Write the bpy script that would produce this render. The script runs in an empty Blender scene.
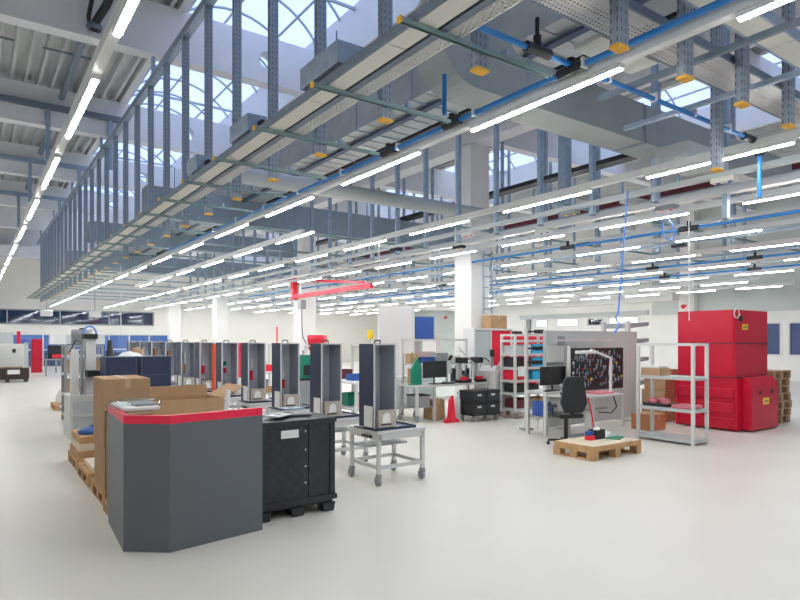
import bpy, math, random
from mathutils import Vector, Matrix
random.seed(7)
sc = bpy.context.scene
COL = sc.collection
PI = math.pi

# ------------------------------------------------------------------ helpers
class MB:
    """collects shapes, builds ONE mesh object"""
    def __init__(s): s.v=[]; s.f=[]; s.m=[]; s.sm=[]
    def _add(s, vs, fs, m=0, sm=False):
        o=len(s.v); s.v+= [tuple(p) for p in vs]
        for f in fs: s.f.append([i+o for i in f]); s.m.append(m); s.sm.append(sm)
        return s
    def box(s,x0,x1,y0,y1,z0,z1,m=0):
        vs=[(x0,y0,z0),(x1,y0,z0),(x1,y1,z0),(x0,y1,z0),(x0,y0,z1),(x1,y0,z1),(x1,y1,z1),(x0,y1,z1)]
        return s._add(vs,[(0,3,2,1),(4,5,6,7),(0,1,5,4),(1,2,6,5),(2,3,7,6),(3,0,4,7)],m)
    def obox(s,M,hx,hy,hz,m=0):
        vs=[M@Vector((a*hx,b*hy,c*hz)) for c in(-1,1) for a,b in((-1,-1),(1,-1),(1,1),(-1,1))]
        return s._add(vs,[(0,3,2,1),(4,5,6,7),(0,1,5,4),(1,2,6,5),(2,3,7,6),(3,0,4,7)],m)
    def bar(s,p,q,w,h,m=0):
        p=Vector(p);q=Vector(q);d=(q-p);L=d.length;z=d.normalized()
        up=Vector((0,0,1)) if abs(z.z)<.95 else Vector((0,1,0))
        x=up.cross(z).normalized();y=z.cross(x)
        M=Matrix(((x.x,y.x,z.x,0),(x.y,y.y,z.y,0),(x.z,y.z,z.z,0),(0,0,0,1)));M.translation=(p+q)/2
        return s.obox(M,w/2,h/2,L/2,m)
    def cyl(s,p,q,r,n=12,r2=None,m=0):
        p=Vector(p);q=Vector(q);r2=r if r2 is None else r2
        z=(q-p).normalized();up=Vector((0,0,1)) if abs(z.z)<.95 else Vector((0,1,0))
        x=up.cross(z).normalized();y=z.cross(x);vs=[]
        for c,rr in((p,r),(q,r2)):
            for i in range(n):
                a=2*PI*i/n;vs.append(c+x*math.cos(a)*rr+y*math.sin(a)*rr)
        s._add(vs,[(i,(i+1)%n,n+(i+1)%n,n+i) for i in range(n)],m,True)
        return s._add(vs,[tuple(range(n-1,-1,-1)),tuple(range(n,2*n))],m)
    def tube(s,pts,r,n=8,m=0):
        pts=[Vector(p) for p in pts];vs=[];N=len(pts);px=None
        for i,p in enumerate(pts):
            t=(pts[min(i+1,N-1)]-pts[max(i-1,0)]).normalized()
            if px is None:
                up=Vector((0,0,1)) if abs(t.z)<.9 else Vector((0,1,0)); x=up.cross(t).normalized()
            else: x=(px-t*px.dot(t)).normalized()
            px=x;y=t.cross(x)
            for k in range(n):
                a=2*PI*k/n;vs.append(p+x*math.cos(a)*r+y*math.sin(a)*r)
        fs=[(i*n+k,i*n+(k+1)%n,(i+1)*n+(k+1)%n,(i+1)*n+k) for i in range(N-1) for k in range(n)]
        s._add(vs,fs,m,True)
        return s._add(vs,[tuple(range(n-1,-1,-1)),tuple(range((N-1)*n,N*n))],m)
    def prism(s,poly,axis,a,b,m=0):
        """poly: ccw 2d points in the plane across axis ('x': (y,z), 'y': (x,z), 'z': (x,y))"""
        def P(u,w,t): return {'x':(t,u,w),'y':(u,t,w),'z':(u,w,t)}[axis]
        n=len(poly);vs=[P(u,w,a) for u,w in poly]+[P(u,w,b) for u,w in poly]
        fs=[(i,(i+1)%n,n+(i+1)%n,n+i) for i in range(n)]+[tuple(range(n-1,-1,-1)),tuple(range(n,2*n))]
        return s._add(vs,fs,m)
    def lathe(s,prof,c=(0,0,0),n=16,m=0):
        vs=[];N=len(prof)
        for r,z in prof:
            for k in range(n):
                a=2*PI*k/n;vs.append((c[0]+r*math.cos(a),c[1]+r*math.sin(a),c[2]+z))
        fs=[(i*n+k,i*n+(k+1)%n,(i+1)*n+(k+1)%n,(i+1)*n+k) for i in range(N-1) for k in range(n)]
        return s._add(vs,fs,m,True)
    def build(s,name,mat,parent=None,loc=(0,0,0),rotz=0,bevel=0,label=None):
        me=bpy.data.meshes.new(name);me.from_pydata(s.v,[],s.f)
        for x in (mat if isinstance(mat,(list,tuple)) else [mat]): me.materials.append(M[x])
        me.polygons.foreach_set('material_index',s.m);me.polygons.foreach_set('use_smooth',s.sm)
        import bmesh
        bm=bmesh.new();bm.from_mesh(me);bmesh.ops.recalc_face_normals(bm,faces=bm.faces);bm.to_mesh(me);bm.free()
        o=bpy.data.objects.new(name,me);COL.objects.link(o);o.location=loc;o.rotation_euler=(0,0,rotz)
        if parent: o.parent=parent
        if label: o['label']=label
        if bevel:
            b=o.modifiers.new('bevel','BEVEL');b.width=bevel;b.segments=2;b.limit_method='ANGLE';b.angle_limit=.6
        return o
def B(*a,m=0): return MB().box(*a,m=m)
def thing(name,label,cat,loc=(0,0,0),rotz=0,group=None):
    o=bpy.data.objects.new(name,None);COL.objects.link(o);o.location=loc;o.rotation_euler=(0,0,rotz)
    o.empty_display_size=.1
    o['label']=label;o['category']=cat
    if group:o['group']=group
    return o
def tag(o,label,cat,group=None):
    o['label']=label;o['category']=cat
    if group:o['group']=group
    return o
def struct(o,label=None): o['kind']='structure'; return o
def dup(root,loc,label,rotz=None,group=None):
    r=root.copy();COL.objects.link(r);r.location=loc;r['label']=label
    if rotz is not None:r.rotation_euler=(0,0,rotz)
    if group:r['group']=group
    for ch in list(root.children):
        c=ch.copy();COL.objects.link(c);c.parent=r
        for g in list(ch.children):
            d=g.copy();COL.objects.link(d);d.parent=c
    return r
_o='first second third fourth fifth sixth seventh eighth ninth tenth eleventh twelfth thirteenth fourteenth fifteenth sixteenth seventeenth eighteenth nineteenth'.split()
def nth(i):
    i+=1
    if i<20:return _o[i-1]
    t={2:'twent',3:'thirt',4:'fort'}[i//10]
    return t+'ieth' if i%10==0 else t+'y-'+_o[i%10-1]

# camera numbers (photograph 800x600)
F=605.0; YAW=math.atan2(430,F); HZ=1.6
CS,CC=math.sin(YAW),math.cos(YAW)
def proj(x,y,z):
    d=x*CS+y*CC;u=x*CC-y*CS
    if d<.1:return None
    return 400+u/d*F, 340-(z-HZ)/d*F, d
def seen(x,y,z,mg=40):
    p=proj(x,y,z);return p is not None and -mg<p[0]<800+mg and -mg<p[1]<600+mg

# ------------------------------------------------------------------ materials
M={}
def mat(name,col,rough=.5,metal=0,spec=.5,emit=None,strength=0,noise=0,nscale=8,bump=0):
    m=bpy.data.materials.new(name);m.use_nodes=True;nt=m.node_tree;b=nt.nodes['Principled BSDF']
    b.inputs['Base Color'].default_value=(*col,1);b.inputs['Roughness'].default_value=rough
    b.inputs['Metallic'].default_value=metal;b.inputs['Specular IOR Level'].default_value=spec
    if emit: b.inputs['Emission Color'].default_value=(*emit,1);b.inputs['Emission Strength'].default_value=strength
    if noise or bump:
        tc=nt.nodes.new('ShaderNodeTexCoord');n=nt.nodes.new('ShaderNodeTexNoise')
        n.inputs['Scale'].default_value=nscale;n.inputs['Detail'].default_value=4
        nt.links.new(tc.outputs['Object'],n.inputs['Vector'])
        if noise:
            r=nt.nodes.new('ShaderNodeValToRGB')
            r.color_ramp.elements[0].position=.3;r.color_ramp.elements[1].position=.7
            r.color_ramp.elements[0].color=(*[c*(1-noise) for c in col],1)
            r.color_ramp.elements[1].color=(*[min(1,c*(1+noise)) for c in col],1)
            nt.links.new(n.outputs['Fac'],r.inputs['Fac']);nt.links.new(r.outputs['Color'],b.inputs['Base Color'])
        if bump:
            bp=nt.nodes.new('ShaderNodeBump');bp.inputs['Strength'].default_value=bump;bp.inputs['Distance'].default_value=.02
            nt.links.new(n.outputs['Fac'],bp.inputs['Height']);nt.links.new(bp.outputs['Normal'],b.inputs['Normal'])
    M[name]=m;return m
mat('floor',(.71,.695,.63),.38,spec=.35,noise=.025,nscale=.9)
mat('wall',(.85,.85,.83),.7,spec=.2,noise=.02,nscale=1)
mat('wall_grey',(.60,.64,.63),.7,spec=.2)
mat('cream',(.85,.84,.78),.7,spec=.2)
mat('girder',(.84,.85,.87),.75,spec=.2,noise=.03,nscale=2)
mat('deck',(.60,.615,.62),.5,metal=.15,noise=.05,nscale=2)
mat('galv',(.35,.44,.55),.45,metal=.45,noise=.12,nscale=14)
mat('galvdark',(.19,.235,.29),.5,metal=.4,noise=.1,nscale=14)
mat('galvgreen',(.27,.37,.37),.42,metal=.45,noise=.08,nscale=12)
mat('duct',(.375,.415,.41),.5,metal=.25,noise=.05,nscale=3)
mat('glazebar',(.42,.50,.60),.5)
mat('flatduct',(.50,.53,.53),.3,metal=.55,noise=.08,nscale=3)
mat('ductblue',(.28,.35,.42),.55,metal=.2,noise=.05,nscale=3)
mat('traywhite',(.74,.73,.66),.5)
mat('trunk',(.78,.79,.77),.45)
mat('yellow',(.90,.48,.04),.5)
mat('bluepipe',(.015,.20,.55),.35)
mat('black',(.018,.019,.022),.5)
mat('blackplastic',(.025,.027,.032),.45,noise=.15,nscale=5)
mat('rubber',(.05,.05,.055),.7)
mat('wheel',(.33,.34,.36),.5)
mat('navy',(.028,.040,.085),.38,spec=.45)
mat('navylight',(.05,.085,.16),.4)
mat('frame',(.66,.68,.69),.35,metal=.35)
mat('alu',(.68,.69,.68),.38,metal=.3)
mat('inner',(.64,.67,.72),.4,metal=.15)
mat('innerblue',(.46,.50,.57),.35,metal=.15)
mat('beige',(.50,.46,.40),.45,metal=.25,noise=.08,nscale=20)
mat('white',(.74,.74,.735),.5)
mat('offwhite',(.70,.71,.69),.5)
mat('lightgrey',(.53,.57,.57),.5)
mat('grey',(.30,.32,.33),.5)
mat('deskgrey',(.135,.15,.163),.42,spec=.4)
mat('red',(.80,.012,.045),.4)
mat('redband',(.90,.02,.07),.4)
mat('redmachine',(.60,.006,.035),.33,spec=.5)
mat('darkred',(.13,.02,.03),.5)
mat('carton',(.50,.32,.18),.8,spec=.15,noise=.06,nscale=6)
mat('cartoninside',(.42,.27,.15),.85,spec=.1)
mat('tape',(.60,.42,.26),.4)
mat('wood',(.56,.34,.17),.7,spec=.2,noise=.16,nscale=7)
mat('darkbrown',(.06,.045,.042),.7,spec=.2)
mat('woodpale',(.80,.70,.54),.7,spec=.2,noise=.08,nscale=7)
mat('wooddark',(.42,.29,.18),.75,spec=.2,noise=.2,nscale=7)
mat('cyan',(.03,.42,.72),.5)
mat('bluetrim',(.02,.09,.36),.45)
mat('green',(.0,.22,.13),.5)
mat('pink',(.72,.22,.27),.7)
mat('copper',(.62,.26,.12),.35,metal=.5)
mat('orange',(.62,.07,.02),.5)
mat('screen',(.02,.024,.024),.25)
mat('paper',(.85,.85,.83),.7)
mat('amber',(.9,.6,.02),.3)
mat('hose',(.12,.30,.85),.4)
mat('lamp',(.9,.9,.9),.5,emit=(1,.985,.96),strength=90)
mat('transom',(.9,.9,.9),.5,emit=(.95,.98,1),strength=1.1)
mat('asphalt',(.10,.11,.13),.9)
mat('facade',(.30,.36,.45),.8)

def nodes_mat(name):
    m=bpy.data.materials.new(name);m.use_nodes=True;nt=m.node_tree;M[name]=m
    return m,nt,nt.nodes['Principled BSDF'],nt.nodes['Material Output']
def math_n(nt,op,a,b=None,c=None):
    n=nt.nodes.new('ShaderNodeMath');n.operation=op
    for i,x in enumerate((a,b,c)):
        if x is None:continue
        if isinstance(x,(int,float)):n.inputs[i].default_value=x
        else:nt.links.new(x,n.inputs[i])
    return n.outputs[0]
# slotted steel: two rows of dark slots running up local z (posts)
def slotted(name,base,axis,pitch,half,offs,sw,hole):
    m,nt,b,out=nodes_mat(name)
    tc=nt.nodes.new('ShaderNodeTexCoord');sp=nt.nodes.new('ShaderNodeSeparateXYZ');nt.links.new(tc.outputs['Object'],sp.inputs[0])
    L=sp.outputs[axis]
    fr=math_n(nt,'FRACT',math_n(nt,'MULTIPLY',L,1/pitch));along=math_n(nt,'LESS_THAN',math_n(nt,'ABSOLUTE',math_n(nt,'SUBTRACT',fr,.5)),half)
    tot=None
    for ax in [a for a in 'XYZ' if a!=axis]:
        w=math_n(nt,'LESS_THAN',math_n(nt,'ABSOLUTE',math_n(nt,'SUBTRACT',math_n(nt,'ABSOLUTE',sp.outputs[ax]),offs)),sw)
        tot=w if tot is None else math_n(nt,'MAXIMUM',tot,w)
    k=math_n(nt,'MULTIPLY',along,tot)
    mx=nt.nodes.new('ShaderNodeMix');mx.data_type='RGBA';nt.links.new(k,mx.inputs[0])
    mx.inputs[6].default_value=(*base,1);mx.inputs[7].default_value=(*hole,1)
    nt.links.new(mx.outputs[2],b.inputs['Base Color']);b.inputs['Roughness'].default_value=.45;b.inputs['Metallic'].default_value=.35
slotted('slotsteel',(.31,.365,.43),'Z',.06,.24,.022,.005,(.14,.155,.175))
# perforated sheet with real see-through holes
def perforated(name,base,pitch,r):
    m,nt,b,out=nodes_mat(name)
    tc=nt.nodes.new('ShaderNodeTexCoord');sp=nt.nodes.new('ShaderNodeSeparateXYZ');nt.links.new(tc.outputs['Object'],sp.inputs[0])
    row=math_n(nt,'FLOOR',math_n(nt,'MULTIPLY',sp.outputs['Y'],1/pitch))
    sh=math_n(nt,'MULTIPLY',math_n(nt,'MODULO',row,2),.5)
    fx=math_n(nt,'SUBTRACT',math_n(nt,'FRACT',math_n(nt,'ADD',math_n(nt,'MULTIPLY',sp.outputs['X'],1/pitch),sh)),.5)
    fy=math_n(nt,'SUBTRACT',math_n(nt,'FRACT',math_n(nt,'MULTIPLY',sp.outputs['Y'],1/pitch)),.5)
    d=math_n(nt,'SQRT',math_n(nt,'ADD',math_n(nt,'MULTIPLY',fx,fx),math_n(nt,'MULTIPLY',fy,fy)))
    k=math_n(nt,'LESS_THAN',d,r)
    tr=nt.nodes.new('ShaderNodeBsdfTransparent');mix=nt.nodes.new('ShaderNodeMixShader')
    nt.links.new(k,mix.inputs[0]);nt.links.new(b.outputs[0],mix.inputs[1]);nt.links.new(tr.outputs[0],mix.inputs[2]);nt.links.new(mix.outputs[0],out.inputs[0])
    b.inputs['Base Color'].default_value=(*base,1);b.inputs['Roughness'].default_value=.45;b.inputs['Metallic'].default_value=.3
perforated('perf',(.62,.62,.60),.034,.30)
def glassy(name,tint,mixf=.12,rough=.05,transl=0):
    m,nt,b,out=nodes_mat(name);nt.nodes.remove(b)
    tr=nt.nodes.new('ShaderNodeBsdfTransparent');tr.inputs[0].default_value=(*tint,1)
    if transl:
        g=nt.nodes.new('ShaderNodeBsdfTranslucent');g.inputs[0].default_value=(.85,.9,.95,1)
        mixf=transl
    else:
        g=nt.nodes.new('ShaderNodeBsdfGlossy');g.inputs['Roughness'].default_value=rough;g.inputs[0].default_value=(.9,.95,1,1)
    mx=nt.nodes.new('ShaderNodeMixShader');mx.inputs[0].default_value=mixf
    nt.links.new(tr.outputs[0],mx.inputs[1]);nt.links.new(g.outputs[0],mx.inputs[2]);nt.links.new(mx.outputs[0],out.inputs[0])
glassy('skyglass',(.93,.96,1),transl=.12)
glassy('windowglass',(.30,.40,.54),.10)
glassy('darkglass',(.10,.13,.18),.07)
glassy('clear',(.86,.9,.9),.10)
# quilted black plastic of the folding pallet box
m,nt,b,out=nodes_mat('quilt')
b.inputs['Base Color'].default_value=(.022,.025,.032,1);b.inputs['Roughness'].default_value=.42
tc=nt.nodes.new('ShaderNodeTexCoord');sp=nt.nodes.new('ShaderNodeSeparateXYZ');nt.links.new(tc.outputs['Object'],sp.inputs[0])
h=None
for sg in(1,-1):
    a=math_n(nt,'ADD',math_n(nt,'ADD',sp.outputs['X'],sp.outputs['Y']),math_n(nt,'MULTIPLY',sp.outputs['Z'],sg))
    w=math_n(nt,'ABSOLUTE',math_n(nt,'SUBTRACT',math_n(nt,'FRACT',math_n(nt,'MULTIPLY',a,8.5)),.5))
    h=w if h is None else math_n(nt,'MINIMUM',h,w)
bp=nt.nodes.new('ShaderNodeBump');bp.inputs['Strength'].default_value=.5;bp.inputs['Distance'].default_value=.02
nt.links.new(h,bp.inputs['Height']);nt.links.new(bp.outputs['Normal'],b.inputs['Normal'])
# red machine plate keeps plain colour

# ------------------------------------------------------------------ world (overcast dusk sky)
w=bpy.data.worlds.new('World');sc.world=w;w.use_nodes=True
bg=w.node_tree.nodes['Background'];bg.inputs[0].default_value=(.53,.65,1.0,1);bg.inputs[1].default_value=1.7

# ------------------------------------------------------------------ setting
XL,XR,YN,YF=-4.0,26.0,-4.0,39.0
ZD=7.8
struct(B(XL,XR,YN,YF,-.2,0).build('floor','floor'))
struct(B(XL-60,XR+90,YN-40,YF+60,-.5,-.25).build('ground','asphalt'))
# roof deck: trapezoid sheets with ribs along y, in strips between skylights
def deck(x0,x1,y0,y1,z,rib,mb,axis='y'):
    n=max(1,int(round((x1-x0)/rib)));r=(x1-x0)/n;pr=[]
    for i in range(n):
        a=x0+i*r
        pr+=[(a,z),(a+.22*r,z),(a+.32*r,z+.17),(a+.9*r,z+.17)]
    pr.append((x1,z))
    vs=[(p[0],y0,p[1]) for p in pr]+[(p[0],y1,p[1]) for p in pr];N=len(pr)
    mb._add(vs,[(i,i+1,N+i+1,N+i) for i in range(N-1)])
    mb.box(x0,x1,y0,y1,z+.2,z+.4)
SK=[(3.3,6.2),(14.0,17.0)]
mb=MB()
deck(XL,SK[0][0],YN,YF,ZD,.28,mb);deck(SK[0][1],SK[1][0],YN,YF,ZD,.28,mb);deck(SK[1][1],XR,YN,YF,ZD,.28,mb)
struct(mb.build('ceiling','deck'))
# skylight vaults
for k,(a,c) in enumerate(SK):
    root=bpy.data.objects.new('window_%d'%(k+1),None);COL.objects.link(root);root['kind']='structure';root.location=((a+c)/2,0,ZD)
    hw=(c-a)/2;rise=.75;R=(hw*hw+rise*rise)/(2*rise);th=math.asin(hw/R);z0=.35
    arc=[(R*math.sin(t),z0+R*math.cos(t)-(R-rise)) for t in [th*(-1+2*i/16) for i in range(17)]]
    mb=MB()
    for s in(-1,1):
        xx=sorted((s*(hw-.03),s*(hw+.12)));mb.box(xx[0],xx[1],YN,YF,-.55 if s>0 else -.02,.4)
    o=mb.build('upstand','white',root);o['kind']='structure'
    vs=[(x,YN,z) for x,z in arc]+[(x,YF,z) for x,z in arc];N=len(arc)
    g=MB();g._add(vs,[(i,i+1,N+i+1,N+i) for i in range(N-1)],0,True);o=g.build('pane','skyglass',root);o['kind']='structure'
    mb=MB();y=YN+.5
    while y<YF:
        mb.tube([(x*.985,y,z-.03) for x,z in arc],.028,6);y+=1.1
    for i in(3,8,13): mb.tube([(arc[i][0],YN,arc[i][1]-.05),(arc[i][0],YF,arc[i][1]-.05)],.028,6)
    y=YN+1
    while y<YF:
        mb.bar((-hw,y,z0-.05),(hw,y,z0-.05),.05,.05);y+=2.2
    o=mb.build('glazing_bar','glazebar',root);o['kind']='structure'
# concrete girders with round service holes
GZ0,GZ1=6.85,ZD
def girder(yc):
    mb=MB();h=(GZ1-GZ0)/2;zc=(GZ0+GZ1)/2;t=.15;n=24
    cells=[];x=XL
    hx=[4.95,8.0,11.5,15.6,19,22.5]
    for c in hx:
        cells.append((x,c-.5,None));cells.append((c-.5,c+.5,c));x=c+.5
    cells.append((x,XR,None))
    for a,b_,c in cells:
        if c is None: mb.box(a,b_,-t,t,GZ0,GZ1);continue
        rad=.17;inn=[];outp=[]
        for i in range(n):
            an=2*PI*i/n+PI/n;ca,sa=math.cos(an),math.sin(an)
            inn.append((c+rad*ca,zc+rad*sa));k=min(.5/abs(ca),h/abs(sa));outp.append((c+k*ca,zc+k*sa))
        for qx in(c-.5,c+.5):
            for qz in(GZ0,GZ1):
                j=min(range(n),key=lambda q:(outp[q][0]-qx)**2+(outp[q][1]-qz)**2);outp[j]=(qx,qz)
        for yy in(-t,t):
            vs=[(p[0],yy,p[1]) for p in outp]+[(p[0],yy,p[1]) for p in inn]
            mb._add(vs,[(i,(i+1)%n,n+(i+1)%n,n+i) for i in range(n)])
        vs=[(p[0],-t,p[1]) for p in inn]+[(p[0],t,p[1]) for p in inn]
        mb._add(vs,[(i,(i+1)%n,n+(i+1)%n,n+i) for i in range(n)])
        mb.box(a,b_,-t,t,GZ0,GZ0+.001);mb.box(a,b_,-t,t,GZ1-.001,GZ1)
    return struct(mb.build('roof_girder','girder',loc=(0,yc,0)))
GY=[.9+5.45*k for k in range(7)]
for y in GY:
    if y>3: girder(y)
# columns and the long beam they carry
for y in(10.6,19.3,28.1,36.0):
    struct(B(-.29,.29,-.29,.29,0,6.1).build('column','wall',loc=(9.6,y,0),bevel=.02))
struct(B(9.38,9.82,YN,YF,6.1,GZ0).build('roof_beam','girder'))
for y in(6.5,19.3,28): struct(B(-.25,.25,-.25,.25,0,6.1).build('column','wall',loc=(21.5,y,0),bevel=.02)) if False else None
# walls with openings: cells of a grid
def wall(name,axis,pos,t,a0,a1,z1,holes,mat_):
    cuts=sorted({a0,a1,*[h[0] for h in holes],*[h[1] for h in holes]});zc=sorted({0,z1,*[h[2] for h in holes],*[h[3] for h in holes]})
    mb=MB()
    for i in range(len(cuts)-1):
        for j in range(len(zc)-1):
            ca,cz=(cuts[i]+cuts[i+1])/2,(zc[j]+zc[j+1])/2
            if any(h[0]<ca<h[1] and h[2]<cz<h[3] for h in holes):continue
            if axis=='x': mb.box(pos,pos+t,cuts[i],cuts[i+1],zc[j],zc[j+1])
            else: mb.box(cuts[i],cuts[i+1],pos,pos+t,zc[j],zc[j+1])
    return struct(mb.build(name,mat_))
wn=[2]
def window(axis,pos,t,a0,a1,z0,z1,glass='windowglass',frame='white',bars=(),hb=(),name=None):
    wn[0]+=1
    root=bpy.data.objects.new(name or 'window_%d'%wn[0],None);COL.objects.link(root);root['kind']='structure'
    root.location=(pos,(a0+a1)/2,z0) if axis=='x' else ((a0+a1)/2,pos,z0)
    h=(a1-a0)/2;H=z1-z0;f=.07;mb=MB();g=MB()
    def bx(m_,p0,p1,q0,q1,d0,d1):
        if axis=='x':m_.box(d0,d1,p0,p1,q0,q1)
        else:m_.box(p0,p1,d0,d1,q0,q1)
    for p in((-h,-h+f,0,H),(h-f,h,0,H),(-h+f,h-f,0,f),(-h+f,h-f,H-f,H)):bx(mb,*p,-.03,t*.6)
    for b_ in bars:bx(mb,-h+b_*2*h-.03,-h+b_*2*h+.03,f,H-f,-.02,t*.5)
    for b_ in hb:bx(mb,-h+f,h-f,b_-.03,b_+.03,-.02,t*.5)
    bx(g,-h+f,h-f,f,H-f,t*.3,t*.3+.01)
    o=mb.build('window_frame',frame,root);o['kind']='structure'
    o=g.build('pane',glass,root);o['kind']='structure'
    return root
wall('wall_left','x',XL-.2,.2,YN,YF,8.6,[],'wall')
wall('wall_near','y',YN-.2,.2,XL-.2,XR+.2,8.6,[],'wall')
RH=[(10.68,12.2,.96,2.32),(8.9,10.47,.96,2.32),(7.0,8.6,.96,2.32),(16.9,18.6,2.3,2.75),(18.9,19.9,2.3,2.75),(20.4,21.9,2.3,2.75),(22.5,23.4,2.3,2.75)]
wall('wall_right','x',XR,.25,YN,YF,8.6,RH,'wall')
for i,h_ in enumerate(RH):
    if i<3: window('x',XR,.25,*h_,frame='white',bars=(.5,))
    elif i==4: window('x',XR,.25,*h_,glass='darkglass')
    else: window('x',XR,.25,*h_,glass='transom')
FH=[(-3.4,10.6,.05,1.95),(-3.4,9.2,2.45,3.3)]
wall('wall_far','y',YF,.25,XL,XR,8.6,FH,'cream')
window('y',YF,.25,*FH[0],glass='windowglass',bars=[.08*k for k in range(1,13)],hb=(1.0,))
window('y',YF,.25,*FH[1],glass='darkglass',frame='grey',bars=(.2,.4,.6,.8))
# building outside so that the side windows look out on something
struct(B(60,64,-30,60,0,4).build('ground_facade','facade'))
# wall trims: grey upper band of the right wall, pilasters, bulkhead
struct(B(XR-.06,XR,YN,16.2,2.75,8.2).build('trim_1','wall_grey'))
struct(B(XR-.4,XR,14.0,14.7,0,8.2).build('trim_2','wall'))
struct(B(XR-.9,XR,14.7,22,3.35,3.95).build('trim_3','wall'))
struct(B(XR-.1,XR,16.4,24.5,2.78,3.0).build('trim_4','lightgrey'))
struct(B(XR-.12,XR,23.7,24.0,0,2.78).build('trim_5','grey'))
struct(B(XR-.5,XR,27,27.7,0,8.2).build('trim_6','wall'))
struct(B(XL,XR,YF-1.2,YF,6.0,6.6).build('trim_7','girder'))

# ------------------------------------------------------------------ hung steel grid
GRID='steel grid hung under the roof'
P0,PD=2.98,1.125
def post_proto(h,plain=False):
    r=thing('hanging_post','x','post')
    mb=MB();a,b_,t=(.038 if plain else .05),.032,.004      # C channel, ribbed face
    pts=[(-a,b_),(-a,-b_),(-.008,-b_),(0,-b_+.008),(.008,-b_),(a,-b_),(a,b_),(a-.015,b_),(a-.015,b_-.004),(a-.004,b_-.004),(a-.004,-b_+.004),(-a+.004,-b_+.004),(-a+.004,b_-.004),(-a+.015,b_-.004),(-a+.015,b_)]
    # walls as thin boxes so the channel stays hollow
    mb.box(-a,a,-b_,-b_+t,0,h);mb.box(-a,-a+t,-b_+t,b_,0,h);mb.box(a-t,a,-b_+t,b_,0,h)
    mb.box(-a+t,-a+.02,b_-t,b_,0,h);mb.box(a-.02,a-t,b_-t,b_,0,h)
    mb.build('channel','galv' if plain else 'slotsteel',r)
    B(-a-.004,a+.004,-b_-.004,b_+.004,-.018,.004).build('end_cap','galvdark' if plain else 'yellow',r,bevel=.003,label=None if plain else 'yellow plastic end cap')
    return r
used={}
def post(x,y,z0,z1,label,group,plain=False):
    h=(round(z1-z0,2),plain)
    if h not in used:
        used[h]=post_proto(*h);o=used[h];o.location=(x,y,z0);o['label']=label;o['group']=group;return o
    return dup(used[h],(x,y,z0),label,group=group)
for k in range(28):
    y=P0+PD*k
    if k<3 or True:
        post(2.77,y,3.40,6.36,f'slotted steel post with yellow foot, {nth(k)} from camera in the row by the skylight','posts hung beside the skylight')
for i,x in enumerate((3.25,4.0,4.8,5.6)):
    post(x,2.25,3.40,7.0,f'slotted steel post with yellow foot, {nth(i)} from left in the nearest cross row','posts of the nearest cross row')
yy=[4.5+.97*k for k in range(22)]
for k,y in enumerate(yy):
    post(7.27,y,3.40,6.84,f'slotted steel post, {nth(k)} from camera in the row just right of the flat duct','posts right of the flat duct',True)
post(5.35,2.72,3.1,6.84,'slotted steel post standing alone in front of the big grey cross duct','single hung posts')
post(8.1,4.0,3.2,6.84,'slotted steel post near the right picture edge behind the cross duct','single hung posts',True)
for X,y0,dy,n,nm in((11.6,5.6,1.5,15,'behind the column line'),(14.1,7.0,1.7,13,'below the second skylight'),(17.2,8.0,1.9,10,'farthest to the right')):
    for k in range(n):
        post(X,y0+dy*k,3.42,7.7,f'steel post, {nth(k)} from camera in the row {nm}','posts '+nm,True)
# top rail that carries the first row, hangers from the girders
r=thing('ceiling_rail','long grey steel rail carrying the row of posts beside the skylight','rail',(2.77,0,6.36))
B(-.06,.06,-1,35.2,0,.012).box(-.06,-.05,-1,35.2,.012,.12).box(.05,.06,-1,35.2,.012,.12).build('channel','galv',r)
for y in GY[1:]:
    B(-.03,.03,y-.03,y+.03,.02,GZ0-6.36).build('hanger','galv',r)
# cross channels below the left girders, with drops
for i,(y,x0) in enumerate(((17.38,-3.9),(22.83,-3.9),(28.28,-3.9))):
    r=thing('ceiling_support_rail',f'grey cross channel under the roof girders left of the skylight, {nth(i)} from camera','rail',(0,y-.35,7.24),group='cross channels left of the skylight')
    B(x0,3.2,-.06,.06,0,.13).build('channel','galvdark' if i==0 else 'galv',r)
    for x in(1.55,2.95): B(x-.05,x+.05,-.04,.04,-1.25,0).build('drop','galv',r)
# dark sprinkler pipe and conduits under the left deck
r=thing('ceiling_pipe','dark steel pipe under the ribbed roof deck left of the skylight','pipe',(0,0,7.55))
MB().tube([(1.83,12.2,0),(1.83,16.9,0),],.075,10).build('pipe_run','galvdark',r)
MB().tube([(1.83,17.3,0),(1.83,22.3,0)],.075,10).build('pipe_run','galvdark',r)
MB().tube([(1.83,22.8,0),(1.83,27.8,0)],.075,10).build('pipe_run','galvdark',r)
tag(MB().tube([(1.22,14.4,7.62),(2.3,14.4,7.62)],.025,8).build('ceiling_conduit','galvdark'),'thin dark conduit crossing under the nearest ribbed deck bay','conduit')
tag(MB().tube([(-1.3,14.4,7.62),(.72,14.4,7.62)],.025,8).build('ceiling_conduit','galvdark'),'thin dark conduit at the left picture edge under the ribbed deck','conduit')
# black cable bundle through the first girder
r=thing('hanging_cable_bundle','black cable bundle with clamp coming out of the nearest white girder','cable',(1.75,11.62,7.1))
MB().tube([(.0,.03,-.1),(.02,-.15,-.02),(.12,-.5,.12),(.2,-1.0,.4)],.07,8).build('cable','black',r)
MB().tube([(-.05,.02,-.1),(-.1,-.12,.02),(-.08,-.4,.25),(0,-1.0,.42)],.035,8).build('cable','black',r)
MB().lathe([(.1,-.06),(.13,0),(.1,.06)],(0,-.06,-.1)).build('clamp','galvdark',r)

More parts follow.
